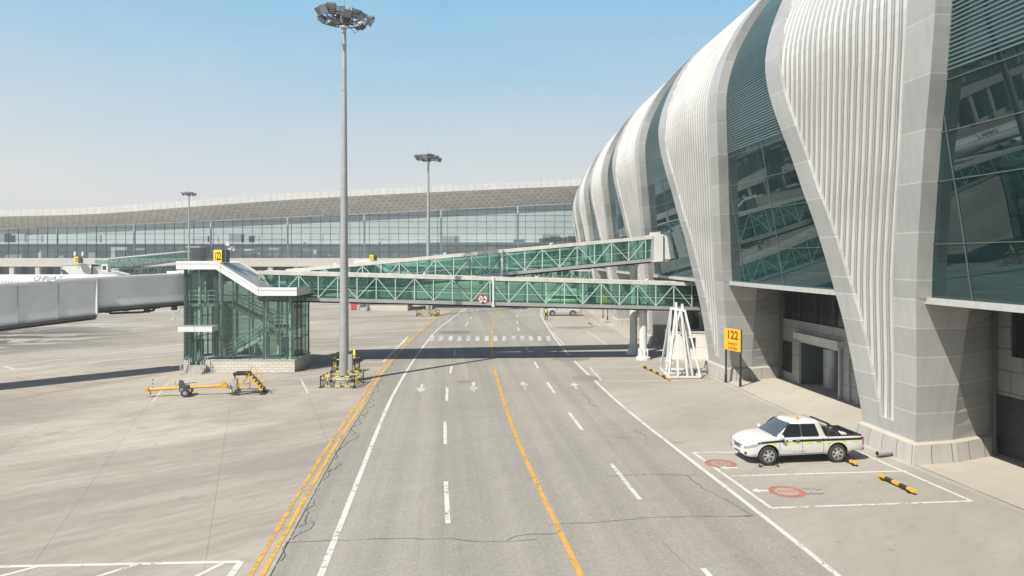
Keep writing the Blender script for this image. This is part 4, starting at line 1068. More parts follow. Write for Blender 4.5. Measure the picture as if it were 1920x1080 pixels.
# ================================================================== LIGHT MASTS
LAMPF = mat('floodlight_glass', (.20, .23, .25), .12, .2, var=.1, spec=.8)
LAMPB = mat('floodlight_housing', (.13, .15, .16), .5, .3, var=.2)
ORANGE = mat('orange_lens', (.85, .32, .03), .3)
def floodlight(mb, c, az, tilt, w=.58, h=.50):
    M = Matrix.Translation(c) @ Matrix.Rotation(az, 4, 'Z') @ Matrix.Rotation(tilt, 4, 'X')
    A = [(-w / 2, -.02, -h / 2), (w / 2, -.02, -h / 2), (w / 2, -.02, h / 2), (-w / 2, -.02, h / 2)]; Bk = [(-w * .3, .30, -h * .3), (w * .3, .30, -h * .3), (w * .3, .30, h * .3), (-w * .3, .30, h * .3)]
    f = lambda P: [M @ Vector(p) for p in P]
    mb.grid([f(A), f([(x, .10, z) for x, y, z in A]), f(Bk)], LAMPB, close=True); mb.face(f(Bk), LAMPB); mb.face(f([(x * .9, -.021, z * .9) for x, y, z in A]), LAMPF); mb.face(f(A), LAMPB)
    mb.bar(f([(-w / 2 - .04, .08, 0)])[0], f([(-w / 2 - .04, .34, .16)])[0], .04, .04, GREYM); mb.bar(f([(w / 2 + .04, .08, 0)])[0], f([(w / 2 + .04, .34, .16)])[0], .04, .04, GREYM)
def light_mast(p, htop, label, seed=1, r0=.34, joint=(13.6, 20.5), full=True):
    root = thing('light_mast', (p[0], p[1], 0), label, 'light mast', group='tall floodlight masts on the apron')
    rn = random.Random(seed)
    mb = MB(); k = lambda z: r0 + (.15 - r0) * z / htop
    prof = [(k(0), .3)]
    for j in joint: prof += [(k(j), j - .03), (k(j) + .02, j - .02), (k(j) + .02, j + .0), (k(j) - .01, j + .02)]
    prof += [(k(htop), htop), (0, htop)]
    mb.lathe((0, 0, 0), prof, GALV, 20)
    pole = mb.build('pole', root, smooth=40)
    mb = MB(); mb.lathe((0, 0, 0), [(0, .02), (.62, .02), (.62, .26), (.5, .30), (0, .30)], CONC, 20); mb.lathe((0, 0, 0), [(r0 + .02, .30), (.5, .30), (.5, .35), (r0, .36)], GALV, 20); mb.build('footing', root)
    # head frame
    mb = MB(); R = 1.75; zr = htop - .55
    ringp = [(R * math.cos(a), R * math.sin(a), zr) for a in [2 * math.pi * i / 24 for i in range(25)]]; mb.tube(ringp, .045, LAMPB, 6, False)
    mb.tube([(1.2 * x / R, 1.2 * y / R, zr + .25) for x, y, z in ringp], .04, LAMPB, 6, False)
    for i in range(8):
        a = 2 * math.pi * i / 8 + .2; mb.bar((.15 * math.cos(a), .15 * math.sin(a), zr + .3), (R * math.cos(a), R * math.sin(a), zr), .06, .06, LAMPB); mb.bar((.3 * math.cos(a), .3 * math.sin(a), zr - .25), (R * .7 * math.cos(a), R * .7 * math.sin(a), zr + .05), .04, .04, LAMPB)
    for i in range(7):
        a = rn.random() * 6.28; b2 = a + .8; mb.tube([(R * math.cos(a), R * math.sin(a), zr), ((R - .3) * math.cos((a + b2) / 2), (R - .3) * math.sin((a + b2) / 2), zr - .35 - .2 * rn.random()), (1.1 * math.cos(b2), 1.1 * math.sin(b2), zr + .1)], .022, BLACK, 5)
    mb.lathe((0, 0, 0), [(.32, zr - .35), (.42, zr - .3), (.42, zr + .1), (.30, zr + .35), (.16, zr + .5)], LAMPB, 14); mb.lathe((0, 0, 0), [(.20, zr - .62), (.30, zr - .55), (.30, zr - .45), (.2, zr - .4)], WHITE, 14)
    head = mb.build('head_frame', root)
    n = 15 if full else 10
    for i in range(n):
        a = 2 * math.pi * (i + rn.uniform(-.3, .4)) / n; rr_ = R + rn.uniform(-.25, .3); mb = MB()
        floodlight(mb, Vector((rr_ * math.cos(a), rr_ * math.sin(a), zr + rn.uniform(-.15, .35))), a + math.pi / 2 + rn.uniform(-.5, .5), rad(rn.uniform(8, 72)), rn.uniform(.55, .75), rn.uniform(.45, .62)); mb.build('floodlight', head)
    for i in range(6 if full else 4):
        a = 2 * math.pi * (i + .5) / 6; mb = MB(); floodlight(mb, Vector((.85 * math.cos(a), .85 * math.sin(a), zr + .42)), a + math.pi / 2, rad(rn.uniform(10, 40)), .5, .5); mb.build('floodlight', head)
    mb = MB(); mb.tube([(0, 0, htop), (.02, 0, htop + 2.2)], [.035, .012], GALV, 6)
    for s in (-.22, .25): mb.lathe((s, -.1, htop - .1), [(.0, .25), (.09, .22), (.1, 0), (0, 0)], ORANGE, 10); mb.tube([(s, -.1, htop - .1), (0, 0, htop - .3)], .03, LAMPB, 5)
    mb.box((.35, -.4, zr + .1), (.6, -.3, zr + .35), ORANGE); mb.build('lightning_rod', head)
    mb = MB(); mb.box((k(1) - .02, -.2, .55), (k(1) + .26, .2, 1.95), GALV); mb.build('control_box', root)
    return root
m1 = G(645.2, 716); light_mast(m1, 26.0, 'tall grey floodlight mast in front of the glass bridges, nearest and thickest of the masts', 1)
m2_ = G(803, 592); light_mast(m2_, 24.2, 'middle grey floodlight mast behind the glass bridges, right of the tall one', 5, r0=.36, full=True)
light_mast((-83.0, 185.0), 25.6, 'slender distant floodlight mast in front of the concourse, left of the number boxes', 9, r0=.36, full=False)
def striped_bar(mb, a, b, w, seg=.22):
    a, b = Vector(a), Vector(b); n = max(1, round((b - a).length / seg))
    for i in range(n): mb.bar(a + (b - a) * (i / n), a + (b - a) * ((i + 1) / n), w, w, (BLACK, LYEL)[i % 2])
def barrier(loc, W, D, h, label, rz=0, pick=.30, gap=()):
    root = thing('guard_barrier', loc, label, 'barrier', rz=rz, group='yellow and black guard barriers round the masts')
    cor = [(-W / 2, -D / 2), (W / 2, -D / 2), (W / 2, D / 2), (-W / 2, D / 2)]
    for i in range(4):
        if i in gap: continue
        a, c = cor[i], cor[(i + 1) % 4]; mb = MB(); l = math.dist(a, c); n = max(2, round(l / pick))
        for zz in (h, .12): striped_bar(mb, (a[0], a[1], zz), (c[0], c[1], zz), .055, .34)
        mb.bar((a[0], a[1], h * .62), (c[0], c[1], h * .62), .035, .035, BLACK)
        for k in range(n + 1):
            x, y = a[0] + (c[0] - a[0]) * k / n, a[1] + (c[1] - a[1]) * k / n
            if k in (0, n): mb.bar((x, y, 0), (x, y, h + .04), .06, .06, BLACK)
            else: striped_bar(mb, (x, y, .12), (x, y, h), .04, .3)
        mb.build('rail_panel', root)
    mb = MB()
    for x, y in cor: mb.box((x - .12, y - .12, 0), (x + .12, y + .12, .04), BLACK)
    mb.build_each('foot_plate', root); return root
c_ = G(642, 722); barrier((c_[0], c_[1], 0), 2.3, 2.2, .78, 'low yellow and black barrier square around the foot of the tall mast', rad(-4), .45)
c_ = G(647, 698); barrier((c_[0], c_[1] + .3, 0), 1.75, 1.3, 1.02, 'taller yellow and black barrier box right behind the tall mast', rad(-4), .3)
cone = thing('warning_cone', (-12.05, c_[1] + .15, 1.05), 'yellow pointed warning cone standing on the barrier behind the tall mast', 'cone')
mb = MB(); mb.lathe((0, 0, 0), [(.30, 0), (.30, .03), (.0, .03)], BLACK, 4, a0=math.pi / 4, a1=math.pi * 2.25); mb.lathe((0, 0, 0), [(.17, .03), (.155, .14)], WHITE, 14); mb.lathe((0, 0, 0), [(.155, .14), (.145, .22)], BLACK, 14); mb.build('base', cone)
mb = MB(); mb.lathe((0, 0, 0), [(.145, .22), (.05, .66), (.02, .70), (0, .71)], SIGNL, 16); mb.build('cone_body', cone, smooth=40)
barrier((m2_[0], m2_[1] - .4, 0), 3.0, 2.4, .85, 'distant chequered yellow and black barrier around the foot of the middle mast', rad(-4), .35)
# ================================================================== VEHICLES
CARW = mat('white_car_paint', (.62, .62, .605), .35, var=.05, scale=.6, coat=.35)
CARS = mat('silver_white_car_paint', (.55, .55, .54), .3, .1, var=.04, coat=.5)
CGLS = mat('dark_car_glass', (.018, .022, .026), .06, var=.1, spec=.9)
WGLS = mat('windscreen_glass', (.075, .09, .10), .05, var=.1, spec=.9)
TYRE = mat('tyre_rubber', (.045, .044, .042), .85, var=.2)
RIMM = mat('alloy_rim', (.55, .55, .54), .35, .6, var=.1)
LENS = mat('headlamp_lens', (.38, .41, .42), .1, .2, var=.1, spec=.8)
LIME = mat('lime_reflector', (.62, .78, .03), .45, var=.08)
TAIL = mat('tail_lamp', (.30, .01, .01), .2)
BEDM = mat('black_bed_liner', (.020, .020, .021), .6, var=.2)
DUST = mat('scuffed_paint', (.52, .51, .50), .6, var=.25, scale=8)
def yprof(z):
    return interp([(.28, .80), (.40, .88), (.55, .915), (.78, .93), (.95, .925), (1.06, .905), (1.14, .875)], z)
def yfac(x):
    return interp([(-2.74, .93), (-2.60, .975), (-2.2, 1), (1.5, 1), (1.9, .985), (2.2, .94), (2.38, .85), (2.47, .72), (2.52, .52)], x)
def side(x, z, o=0.0): return yprof(z) * yfac(x) + o
def boolean(o, cutters):
    for c in cutters:
        c.parent = o.parent
        b = o.modifiers.new('cut', 'BOOLEAN'); b.object = c; b.operation = 'DIFFERENCE'; b.solver = 'EXACT'; b.material_mode = 'TRANSFER'
    bpy.context.view_layer.update(); dg = bpy.context.evaluated_depsgraph_get(); dg.update(); ev = o.evaluated_get(dg); me = bpy.data.meshes.new_from_object(ev, preserve_all_data_layers=True, depsgraph=dg)
    o.modifiers.clear(); o.data = me
    for c in cutters: bpy.data.objects.remove(c)
    for p in me.polygons: p.use_smooth = True
    me.set_sharp_from_angle(angle=rad(32))
def pickup(loc, rz, label, paint, striped):
    root = thing('pickup_truck', loc, label, 'pickup truck', rz=rz)
    ZT = [(-2.74, 1.06), (-2.60, 1.12), (-1.1, 1.12), (1.25, 1.14), (1.6, 1.11), (1.98, 1.03), (2.25, .93), (2.42, .83), (2.52, .70)]
    ZB = [(-2.74, .52), (-2.3, .50), (-1.9, .40), (1.0, .36), (2.2, .33), (2.45, .36), (2.52, .42)]
    st = [-2.74, -2.66, -2.5, -2.2, -1.9, -1.55, -1.2, -1.0, -.9, -.4, 0, .4, .8, 1.05, 1.3, 1.55, 1.8, 1.9, 2.0, 2.1, 2.2, 2.29, 2.38, 2.43, 2.47, 2.50, 2.52]
    mb = MB(); rows = []
    for x in st:
        zb, zt = interp(ZB, x), interp(ZT, x); half = [(0, zb), (side(x, zb) * .8, zb)]
        for k in (0, .1, .28, .5, .72, .88, .97, 1): z = zb + (zt - zb) * k; half.append((side(x, z) - (.03 if k == 1 else 0) - (.02 if k == 0 else 0), z))
        crn = .05 if x > 1.0 else .0
        if -2.66 < x < -.95: half += [(.74, zt - .004), (.735, .70), (0, .70)]
        else: half += [(side(x, zt) * .84, zt + crn * .5), (side(x, zt) * .45, zt + crn), (0, zt + crn * 1.15)]
        rows.append([(x, y, z) for y, z in half] + [(x, -y, z) for y, z in half[-2:0:-1]])
    mb.grid(rows, paint, close=True); mb.face(rows[0], paint); mb.face(rows[-1][::-1], paint)
    body = mb.build('body', root, weld=True)
    cs = []
    for x in (1.55, -1.55):
        for s in (1, -1):
            m2 = MB(); m2.lathe((x, s * .84, .40), [(0, -.26), (.475, -.26), (.475, .26), (0, .26)], BEDM, 28, 'y'); cs.append(m2.build('cutter', weld=True))
    boolean(body, cs)
    # cabin
    mb = MB()
    zr = [(1.08, 0), (1.2, .194), (1.42, .548), (1.62, .871), (1.70, 1)]; ZK = .95
    def cab(z, k):   # outline of the cabin at one level: A (front) .. C (rear)
        xf = 1.36 + (.50 - 1.36) * k; xr = -1.10 + (-.86 + 1.10) * k; y = .875 + (.665 - .875) * k
        return [(xf + .02, 0, z), (xf, y * .55, z), (xf - .14, y * .93, z), (xf - .30, y, z), (.0, y + .015, z), (xr + .14, y, z), (xr, y * .86, z), (xr - .02, 0, z)]
    rows = []
    for z, k in zr:
        h = cab(z, k); rows.append(h + [(x, -y, zz) for x, y, zz in h[-2:0:-1]])
    top = cab(1.70, 1); rows.append([(x * .9 - .03, y * .86, 1.755) for x, y, z in (top + [(x, -y, z) for x, y, z in top[-2:0:-1]])]); rows.append([(x * .5 - .1, y * .4, 1.785) for x, y, z in (top + [(x, -y, z) for x, y, z in top[-2:0:-1]])])
    mb.grid(rows, paint, close=True); mb.face(rows[-1], paint)
    cab_o = mb.build('cabin', root, smooth=40)
    def cs_(x, k, s, o=.012): y = .875 + (.665 - .875) * k; z = 1.08 + .62 * k; return (x, s * (y + .012 + o), z)
    for s in (1, -1):
        for quad in ([(1.0, .12), (.10, .12), (.10, .90), (.50, .92), (.66, .74)], [(.02, .12), (-.66, .12), (-.72, .2), (-.60, .88), (.02, .90)]):
            mb = MB(); P = [cs_(x, k, s) for x, k in quad]; mb.face(P, CGLS); mb.face([Vector(p) - Vector((0, s * .04, 0)) for p in P][::-1], CGLS)
            for i in range(len(P)): a, b = P[i], P[(i + 1) % len(P)]; mb.bar(a, b, .02, .02, BLACK)
            mb.build('window', root)
        mb = MB(); mb.face([cs_(x, k, s, .008) for x, k in ((.10, .12), (.02, .12), (.02, .89), (.10, .89))], DGREY); mb.build('door_pillar', root)
    wf = lambda y, k: (1.38 + (.52 - 1.38) * k - abs(y) ** 3 * .22 + .018, y * (1 + (.76 - 1) * k), 1.08 + .62 * k + .012)
    mb = MB(); mb.grid([[wf(y, k) for y in (-.80, -.6, -.3, 0, .3, .6, .80)] for k in (.07, .5, .96)], WGLS); mb.grid([[wf(y, k) for y in (-.80, -.4, 0, .4, .80)] for k in (.02, .08)], BLACK)
    for y0 in (-.3, .4): mb.bar(Vector(wf(y0, .05)) + Vector((.02, 0, .02)), Vector(wf(y0 + .5, .12)) + Vector((.02, 0, .02)), .02, .02, BLACK)
    mb.build('windscreen', root, smooth=50)
    mb = MB(); wr = lambda y, k: (-1.11 + .24 * k - .02, y * (1 - .24 * k), 1.10 + .62 * k); mb.grid([[wr(y, k) for y in (-.66, 0, .66)] for k in (.15, .85)], CGLS); mb.build('rear_window', root)
    # bed
    mb = MB(); mb.box((-2.60, -.73, .705), (-1.08, .73, .73), BEDM)
    for s in (1, -1): mb.box((-2.66, s * .80 - .085, 1.115), (-1.06, s * .80 + .085, 1.15), BEDM); mb.box((-2.61, s * .73 - .01, .68), (-1.05, s * .73 + .01, 1.12), BEDM)
    mb.box((-2.72, -.76, 1.06), (-2.6, .76, 1.13), BEDM); mb.box((-2.63, -.73, .68), (-2.60, .73, 1.1), BEDM); mb.box((-1.08, -.73, .68), (-1.05, .73, 1.1), BEDM)
    mb.build('bed_liner', root)
    mb = MB()
    for s in (1, -1):
        mb.tube([(-1.75, s * .80, 1.13), (-1.32, s * .74, 1.55), (-1.22, s * .66, 1.62)], .04, BLACK, 8); mb.tube([(-1.20, s * .80, 1.13), (-1.22, s * .68, 1.60)], .045, BLACK, 8); mb.tube([(-1.55, s * .78, 1.30), (-1.2, s * .78, 1.25)], .025, BLACK, 6)
    mb.tube([(-1.22, -.66, 1.62), (-1.22, .66, 1.62)], .045, BLACK, 8); mb.tube([(-1.5, -.77, 1.37), (-1.5, .77, 1.37)], .03, GALV, 8); mb.tube([(-1.72, -.79, 1.16), (-1.45, .0, 1.30), (-1.72, .79, 1.16)], .03, GALV, 6)
    mb.box((-2.0, .55, 1.13), (-1.75, .8, 1.22), WHITE); mb.build('roll_bar', root, smooth=40)
    # wheels
    for x in (1.55, -1.55):
        for s in (1, -1):
            w = MB(); w.lathe((x, s * .80, .385), [(.23, s * .10), (.30, s * .125), (.36, s * .115), (.385, s * .07), (.385, -s * .09), (.35, -s * .13), (.2, -s * .12)], TYRE, 32, 'y'); tyre = w.build('wheel', root, smooth=45)
            w = MB(); w.lathe((x, s * .80, .385), [(.245, s * .105), (.225, s * .10), (.215, s * .03), (.0, s * .03)], DGREY, 28, 'y'); w.lathe((x, s * .80, .385), [(.255, s * .112), (.228, s * .108)], RIMM, 28, 'y')
            for k in range(6):
                a = k * math.pi / 3 + .3; p = lambda r, da, o: (x + r * math.cos(a + da), s * (.80 + o), .385 + r * math.sin(a + da))
                w.face([p(.055, -.7, .11), p(.235, -.16, .10), p(.235, .20, .10), p(.055, .7, .11)], RIMM); w.face([p(.055, -.7, .11), p(.235, -.16, .10), p(.235, -.16, .05), p(.055, -.7, .05)], RIMM); w.face([p(.055, .7, .11), p(.235, .20, .10), p(.235, .20, .05), p(.055, .7, .05)], RIMM)
            w.lathe((x, s * .80, .385), [(0, s * .122), (.05, s * .12), (.065, s * .10)], RIMM, 12, 'y'); w.build('rim', tyre, smooth=35)
            m2 = MB(); m2.grid([[(x + r * math.cos(a), s * (side(x + r * math.cos(a), .40 + r * math.sin(a)) + .008), .40 + r * math.sin(a)) for r in (.468, .50)] for a in [rad(-8 + i * 196 / 24) for i in range(25)]], paint); m2.build('arch_trim', root)
            m2 = MB(); m2.box((x - s * 0 - .52, s * .80 - .1, .22), (x - .50, s * .80 + .1, .46), BLACK); m2.build('mud_flap', root)
    # side details follow the body surface
    def patch(mb, x0, x1, z0, z1, s, o, mt, n=10, za=0, zb_=0):
        mb.grid([[(x0 + (x1 - x0) * i / n, s * side(x0 + (x1 - x0) * i / n, z0 + (z1 - z0) * k, o), z0 + (z1 - z0) * k + za + (zb_ - za) * i / n) for i in range(n + 1)] for k in (0, .5, 1)], mt)
    for s in (1, -1):
        for x0, x1 in ((.07, 1.05), (-.88, .03)):
            m2 = MB(); n = 8
            bot = .44 if x0 > -.5 else .46
            X0 = x0 if x0 > -.5 else x0
            patch(m2, X0, x1, bot, 1.085, s, .005, paint, 8); d_ = m2.build('door', root, smooth=40)
            h = MB(); hx = x0 + .13; h.bar((hx, s * side(hx, .97, .03), .965), (hx + .19, s * side(hx, .97, .03), .965), .035, .03, DGREY); h.build('handle', d_)
        m2 = MB()
        for x in (1.07, .05, -.90): m2.bar((x, s * side(x, .45, .004), .44), (x, s * side(x, .8, .006), .8), .012, .012, DGREY); m2.bar((x, s * side(x, .8, .006), .8), (x - (.0), s * side(x, 1.09, .004), 1.09), .012, .012, DGREY)
        m2.bar((-1.14, s * side(-1.14, .5, .004), .46), (-1.14, s * side(-1.14, .8, .004), .8), .014, .014, DGREY); m2.bar((-1.14, s * side(-1.14, .8, .004), .8), (-1.14, s * side(-1.14, 1.1, .004), 1.1), .014, .014, DGREY)
        m2.bar((1.05, s * side(.9, .44, .003), .44), (-.88, s * side(-.9, .46, .003), .44), .012, .012, DGREY); m2.build('door_seam', root)
        if striped:
            m2 = MB(); patch(m2, -2.68, 1.15, .945, 1.035, s, .0085, BLACK, 26); patch(m2, 1.15, 2.02, .945, 1.03, s, .0085, BLACK, 10, 0, -.055); m2.build('side_stripe', root)
            m2 = MB()
            for x0 in (1.22, .62, .15, -.38, -.85, -1.38, -1.92, -2.45): patch(m2, x0 - .02, x0 + .30 - (.04 if x0 < -2.4 else 0), .865, .925, s, .0085, LIME, 4)
            m2.build('reflector_strip', root)
            m2 = MB(); patch(m2, .50, .70, .965, 1.02, s, .0105, WHITE, 3); patch(m2, .78, .88, .93, 1.04, s, .0105, WHITE, 3); patch(m2, .18, .34, .975, 1.005, s, .0105, GALV, 3); m2.build('side_lettering', root)
            m2 = MB()
            for i in range(12): xx = .45 - .05 * i + rr.uniform(-.02, .02); patch(m2, xx, xx + .03, .50 + rr.uniform(0, .02), .55 + rr.uniform(0, .03), s, .009, DUST, 1)
            m2.build('scuff_mark', root)
        mr = MB(); mr.tube([(1.0, s * .88, 1.16), (1.02, s * 1.0, 1.18)], .03, BLACK, 6)
        M = Matrix.Translation((1.02, s * 1.05, 1.19)) @ Matrix.Diagonal((.075, .115, .10, 1)); rows = []
        for j in range(7):
            a = -math.pi / 2 + math.pi * j / 6; rows.append([M @ Vector((math.cos(a) * math.cos(b_), math.cos(a) * math.sin(b_), math.sin(a))) for b_ in [2 * math.pi * i / 12 for i in range(12)]])
        mr.grid(rows, paint, close=True); mr.build('mirror', root, smooth=60)
        # lamps
        hl = MB(); xs_ = [1.96, 2.05, 2.2, 2.3, 2.38, 2.43, 2.47, 2.495]; lo_ = lambda x: .865 - (x - 1.96) * .36; hi_ = lambda x: .885 - (x - 1.96) * .22 + .045 * math.sin(math.pi * min(1, (x - 1.96) / .53))
        hl.grid([[(x + .012 * (x > 2.35), s * side(x, lo_(x) + (hi_(x) - lo_(x)) * k, .014), lo_(x) + (hi_(x) - lo_(x)) * k) for x in xs_] for k in (0, .5, 1)], LENS)
        hl.build('headlight', root, smooth=60)
        fg = MB(); fg.box((2.40, s * .62 - .09, .44), (2.49, s * .62 + .09, .53), BLACK); fg.lathe((2.50, s * .62, .485), [(0, .0), (.035, .0), (.04, -.03)], LENS, 10, 'x'); fg.build('fog_lamp', root)
        tl = MB(); tl.box((-2.755, s * .80 - .075, .70), (-2.66, s * .80 + .075, 1.05), TAIL); tl.build('tail_light', root)
    gr = MB(); gr.grid([[(2.535 - abs(y) ** 2 * .16, y, z) for y in (-.46, -.2, 0, .2, .46)] for z in (.60, .70, .79)], BLACK)
    for z in (.65, .70, .75): gr.bar((2.52, -.34, z), (2.545, 0, z), .01, .012, GREYM); gr.bar((2.545, 0, z), (2.52, .34, z), .01, .012, GREYM)
    gr.build('grille', root)
    m2 = MB(); m2.grid([[(2.535 - abs(y) ** 2 * .2, y, z) for y in (-.42, -.2, 0, .2, .42)] for z in (.43, .475)], BLACK); m2.build('bumper_intake', root)
    m2 = MB(); m2.box((2.50, -.22, .50), (2.548, .22, .61), WHITE if striped else GALV); m2.build('number_plate', root)
    m2 = MB(); m2.box((-2.86, -.72, .46), (-2.72, .72, .58), BLACK); m2.box((-2.5, -.6, .36), (1.9, .6, .42), BLACK); m2.tube([(-2.4, -.85, .5), (-1.9, -.8, .42)], .03, BLACK, 6); m2.build('rear_bumper', root)
    if striped:
        m2 = MB(); m2.lathe((-.0, .38, 1.765), [(0, .17), (.05, .165), (.055, .03), (.07, .02), (.07, 0), (0, 0)], ORANGE, 14); m2.build('beacon', root, smooth=40)
    return root
fw, rw = Vector(G(1440, 872)), Vector(G(1569, 867)); fd = (fw - rw).normalized(); lf = Vector((-fd.y, fd.x))
if lf.y > 0: lf = -lf
mid = (fw + rw) / 2 - lf * .84
pickup((mid.x, mid.y, .012), math.atan2(fd.y, fd.x), 'white double cab pickup with black side stripe and lime blocks beside the big pillar', CARW, True)
fw, rw = Vector(G(1036, 592.5)), Vector(G(1073, 592))
mid = (fw + rw) / 2 + Vector((0, .8)); pickup((mid.x, mid.y, .006), math.pi + .03, 'plain silver white pickup parked beyond the lower glass bridge, a person at its nose', CARS, False)
# wheel chock under the near front wheel
x, y = G(1440, 874); wc = thing('wheel_chock', (x, y - .08, .012), 'dark green wheel chock pressed under the front wheel of the striped pickup', 'chock', rz=math.atan2(fd.y, fd.x))
mb = MB(); GRN = mat('dark_green_rubber', (.03, .07, .05), .7); LGRN = mat('lime_stripe', (.35, .55, .12), .4)
for s in (1, -1): mb.prism([(s * .44, 0), (s * .30, 0), (s * .36, .09)], -.10, .10, GRN)
mb.bar((-.36, -.06, .02), (.36, -.06, .02), .03, .03, GRN); mb.tube([(-.36, .06, .03), (0, .12, .02), (.36, .06, .03)], .012, WARMW, 5); mb.build('wedge', wc)
# white minibus behind the far bridge glass
vb = thing('white_minibus', (AT(1054, 577, 124)[0], 124, .006), 'white minibus with dark windows behind the distant pickup, seen through the lower bridge glass', 'minibus', rz=math.pi + .02)
prof = [(-3.2, .45), (3.25, .45), (3.35, .9), (3.2, 1.35), (2.75, 2.5), (2.4, 3.05), (-3.1, 3.12), (-3.25, 2.8), (-3.25, .6)]
mb = MB(); mb.prism(prof, -1.0, 1.0, mat('bright_white_van_paint', (.84, .85, .84), .35, var=.03)); mb.build('body', vb, bevel=.08)
for s in (1, -1):
    mb = MB(); mb.face([(2.3, s * 1.012, 1.75), (-3.0, s * 1.012, 1.75), (-3.0, s * 1.012, 2.35), (2.1, s * 1.012, 2.35)], CGLS)
    for x in (1.0, -.3, -1.7): mb.bar((x, s * 1.014, 1.75), (x, s * 1.014, 2.35), .07, .02, CARW)
    mb.build('window', vb); mb = MB(); mb.box((-3.1, s * 1.01 - .01, 1.15), (3.0, s * 1.01 + .01, 1.5), LGRN); mb.box((-3.1, s * 1.01 - .01, 2.62), (2.4, s * 1.01 + .01, 2.75), LGRN); mb.build('side_stripe', vb)
    for x in (2.0, -2.0): mb = MB(); mb.lathe((x, s * .92, .38), [(0, -.11), (.36, -.11), (.38, 0), (.36, .11), (.22, .11), (.2, .09), (0, .09)], TYRE, 20, 'y'); mb.build('wheel', vb, smooth=40)
mb = MB(); mb.face([(3.24, -.85, 1.42), (3.24, .85, 1.42), (2.86, .8, 2.32), (2.86, -.8, 2.32)], CGLS); mb.build('windscreen', vb)
mb = MB(); mb.box((-2.4, -.7, 3.12), (.8, .7, 3.5), WHITE); mb.build('roof_unit', vb)

# ================================================================== PERSON
SKINM = mat('skin', (.45, .28, .20), .6, var=.05); HIVIS = mat('hi_vis_vest', (.55, .80, .05), .6, var=.08); NAVY = mat('dark_trousers', (.03, .034, .045), .8)
HAIR = mat('dark_hair', (.015, .013, .012), .6)
def skinned(name, verts, edges, radii, mt, parent, root_i=0, sub=1):
    me = bpy.data.meshes.new(name); me.from_pydata(verts, edges, []); o = bpy.data.objects.new(name, me); COL.objects.link(o)
    o.modifiers.new('skin', 'SKIN'); 
    for i, r in enumerate(radii): me.skin_vertices[0].data[i].radius = (r, r) if not isinstance(r, tuple) else r
    me.skin_vertices[0].data[root_i].use_root = True
    o.modifiers['skin'].use_smooth_shade = True
    sb = o.modifiers.new('sub', 'SUBSURF'); sb.levels = sub; sb.render_levels = sub
    dg = bpy.context.evaluated_depsgraph_get(); dg.update(); m2 = bpy.data.meshes.new_from_object(o.evaluated_get(dg)); m2.name = name; m2.materials.clear(); m2.materials.append(mt)
    o.modifiers.clear(); o.data = m2; o.parent = parent
    return o
px_, py_ = G(1024, 600); pr = thing('person', (px_, py_, .006), 'person in a lime hi-vis vest and dark trousers walking beside the distant pickup', 'person', rz=rad(20))
Vv = [(0, 0, .92), (0, 0, 1.12), (0, .01, 1.34), (0, .01, 1.46), (0, -.02, 1.55), (0, -.03, 1.66), (.09, 0, .88), (.11, -.10, .50), (.10, -.02, .08), (.10, -.15, .04), (-.09, 0, .88), (-.10, .08, .50), (-.10, .22, .10), (-.10, .12, .04), (.19, .01, 1.38), (.25, .05, 1.12), (.24, -.08, .90), (-.19, .01, 1.38), (-.25, -.03, 1.12), (-.23, -.16, .92)]
Ee = [(0, 1), (1, 2), (2, 3), (3, 4), (4, 5), (0, 6), (6, 7), (7, 8), (8, 9), (0, 10), (10, 11), (11, 12), (12, 13), (2, 14), (14, 15), (15, 16), (2, 17), (17, 18), (18, 19)]
Rr = [.14, .13, .15, .055, .085, .075, .085, .06, .04, .035, .085, .06, .04, .035, .06, .045, .03, .06, .045, .03]
skinned('body', Vv, Ee, Rr, SKINM, pr, 0, 2)
skinned('trousers', [Vv[i] for i in (0, 6, 7, 8, 10, 11, 12)], [(0, 1), (1, 2), (2, 3), (0, 4), (4, 5), (5, 6)], [.155, .105, .078, .06, .105, .078, .06], NAVY, pr)
skinned('vest', [Vv[0], Vv[1], Vv[2], (0, .01, 1.40), Vv[14], Vv[17]], [(0, 1), (1, 2), (2, 3), (2, 4), (2, 5)], [.165, .16, .175, .10, .085, .085], HIVIS, pr)
skinned('sleeve', [Vv[14], Vv[15], (.243, -.04, .98)], [(0, 1), (1, 2)], [.072, .06, .045], NAVY, pr); skinned('sleeve', [Vv[17], Vv[18], (-.24, -.11, .98)], [(0, 1), (1, 2)], [.072, .06, .045], NAVY, pr)
mb = MB(); rows = [[(.098 * math.sin(t_) * math.cos(p_), -.02 + .11 * math.sin(t_) * math.sin(p_), 1.66 + .105 * math.cos(t_)) for p_ in [2 * math.pi * i / 14 for i in range(14)]] for t_ in (.01, .4, .8, 1.2, 1.5)]; mb.grid(rows, HAIR, close=True); mb.build('hair', pr, smooth=60)
mb = MB(); 
for s in (.10, -.10): mb.box((s - .045, -.20 if s > 0 else .06, 0), (s + .045, .05 if s > 0 else .29, .09), BLACK)
mb.build_each('shoe', pr, bevel=.02)
mb = MB(); rows = [[(r * math.cos(a) * .98, .005 + r * .95 * math.sin(a), z) for a in [2 * math.pi * i / 16 for i in range(16)]] for r, z in ((.176, 1.10), (.178, 1.15))]; mb.grid(rows, GALV, close=True); mb.build('reflective_band', pr)

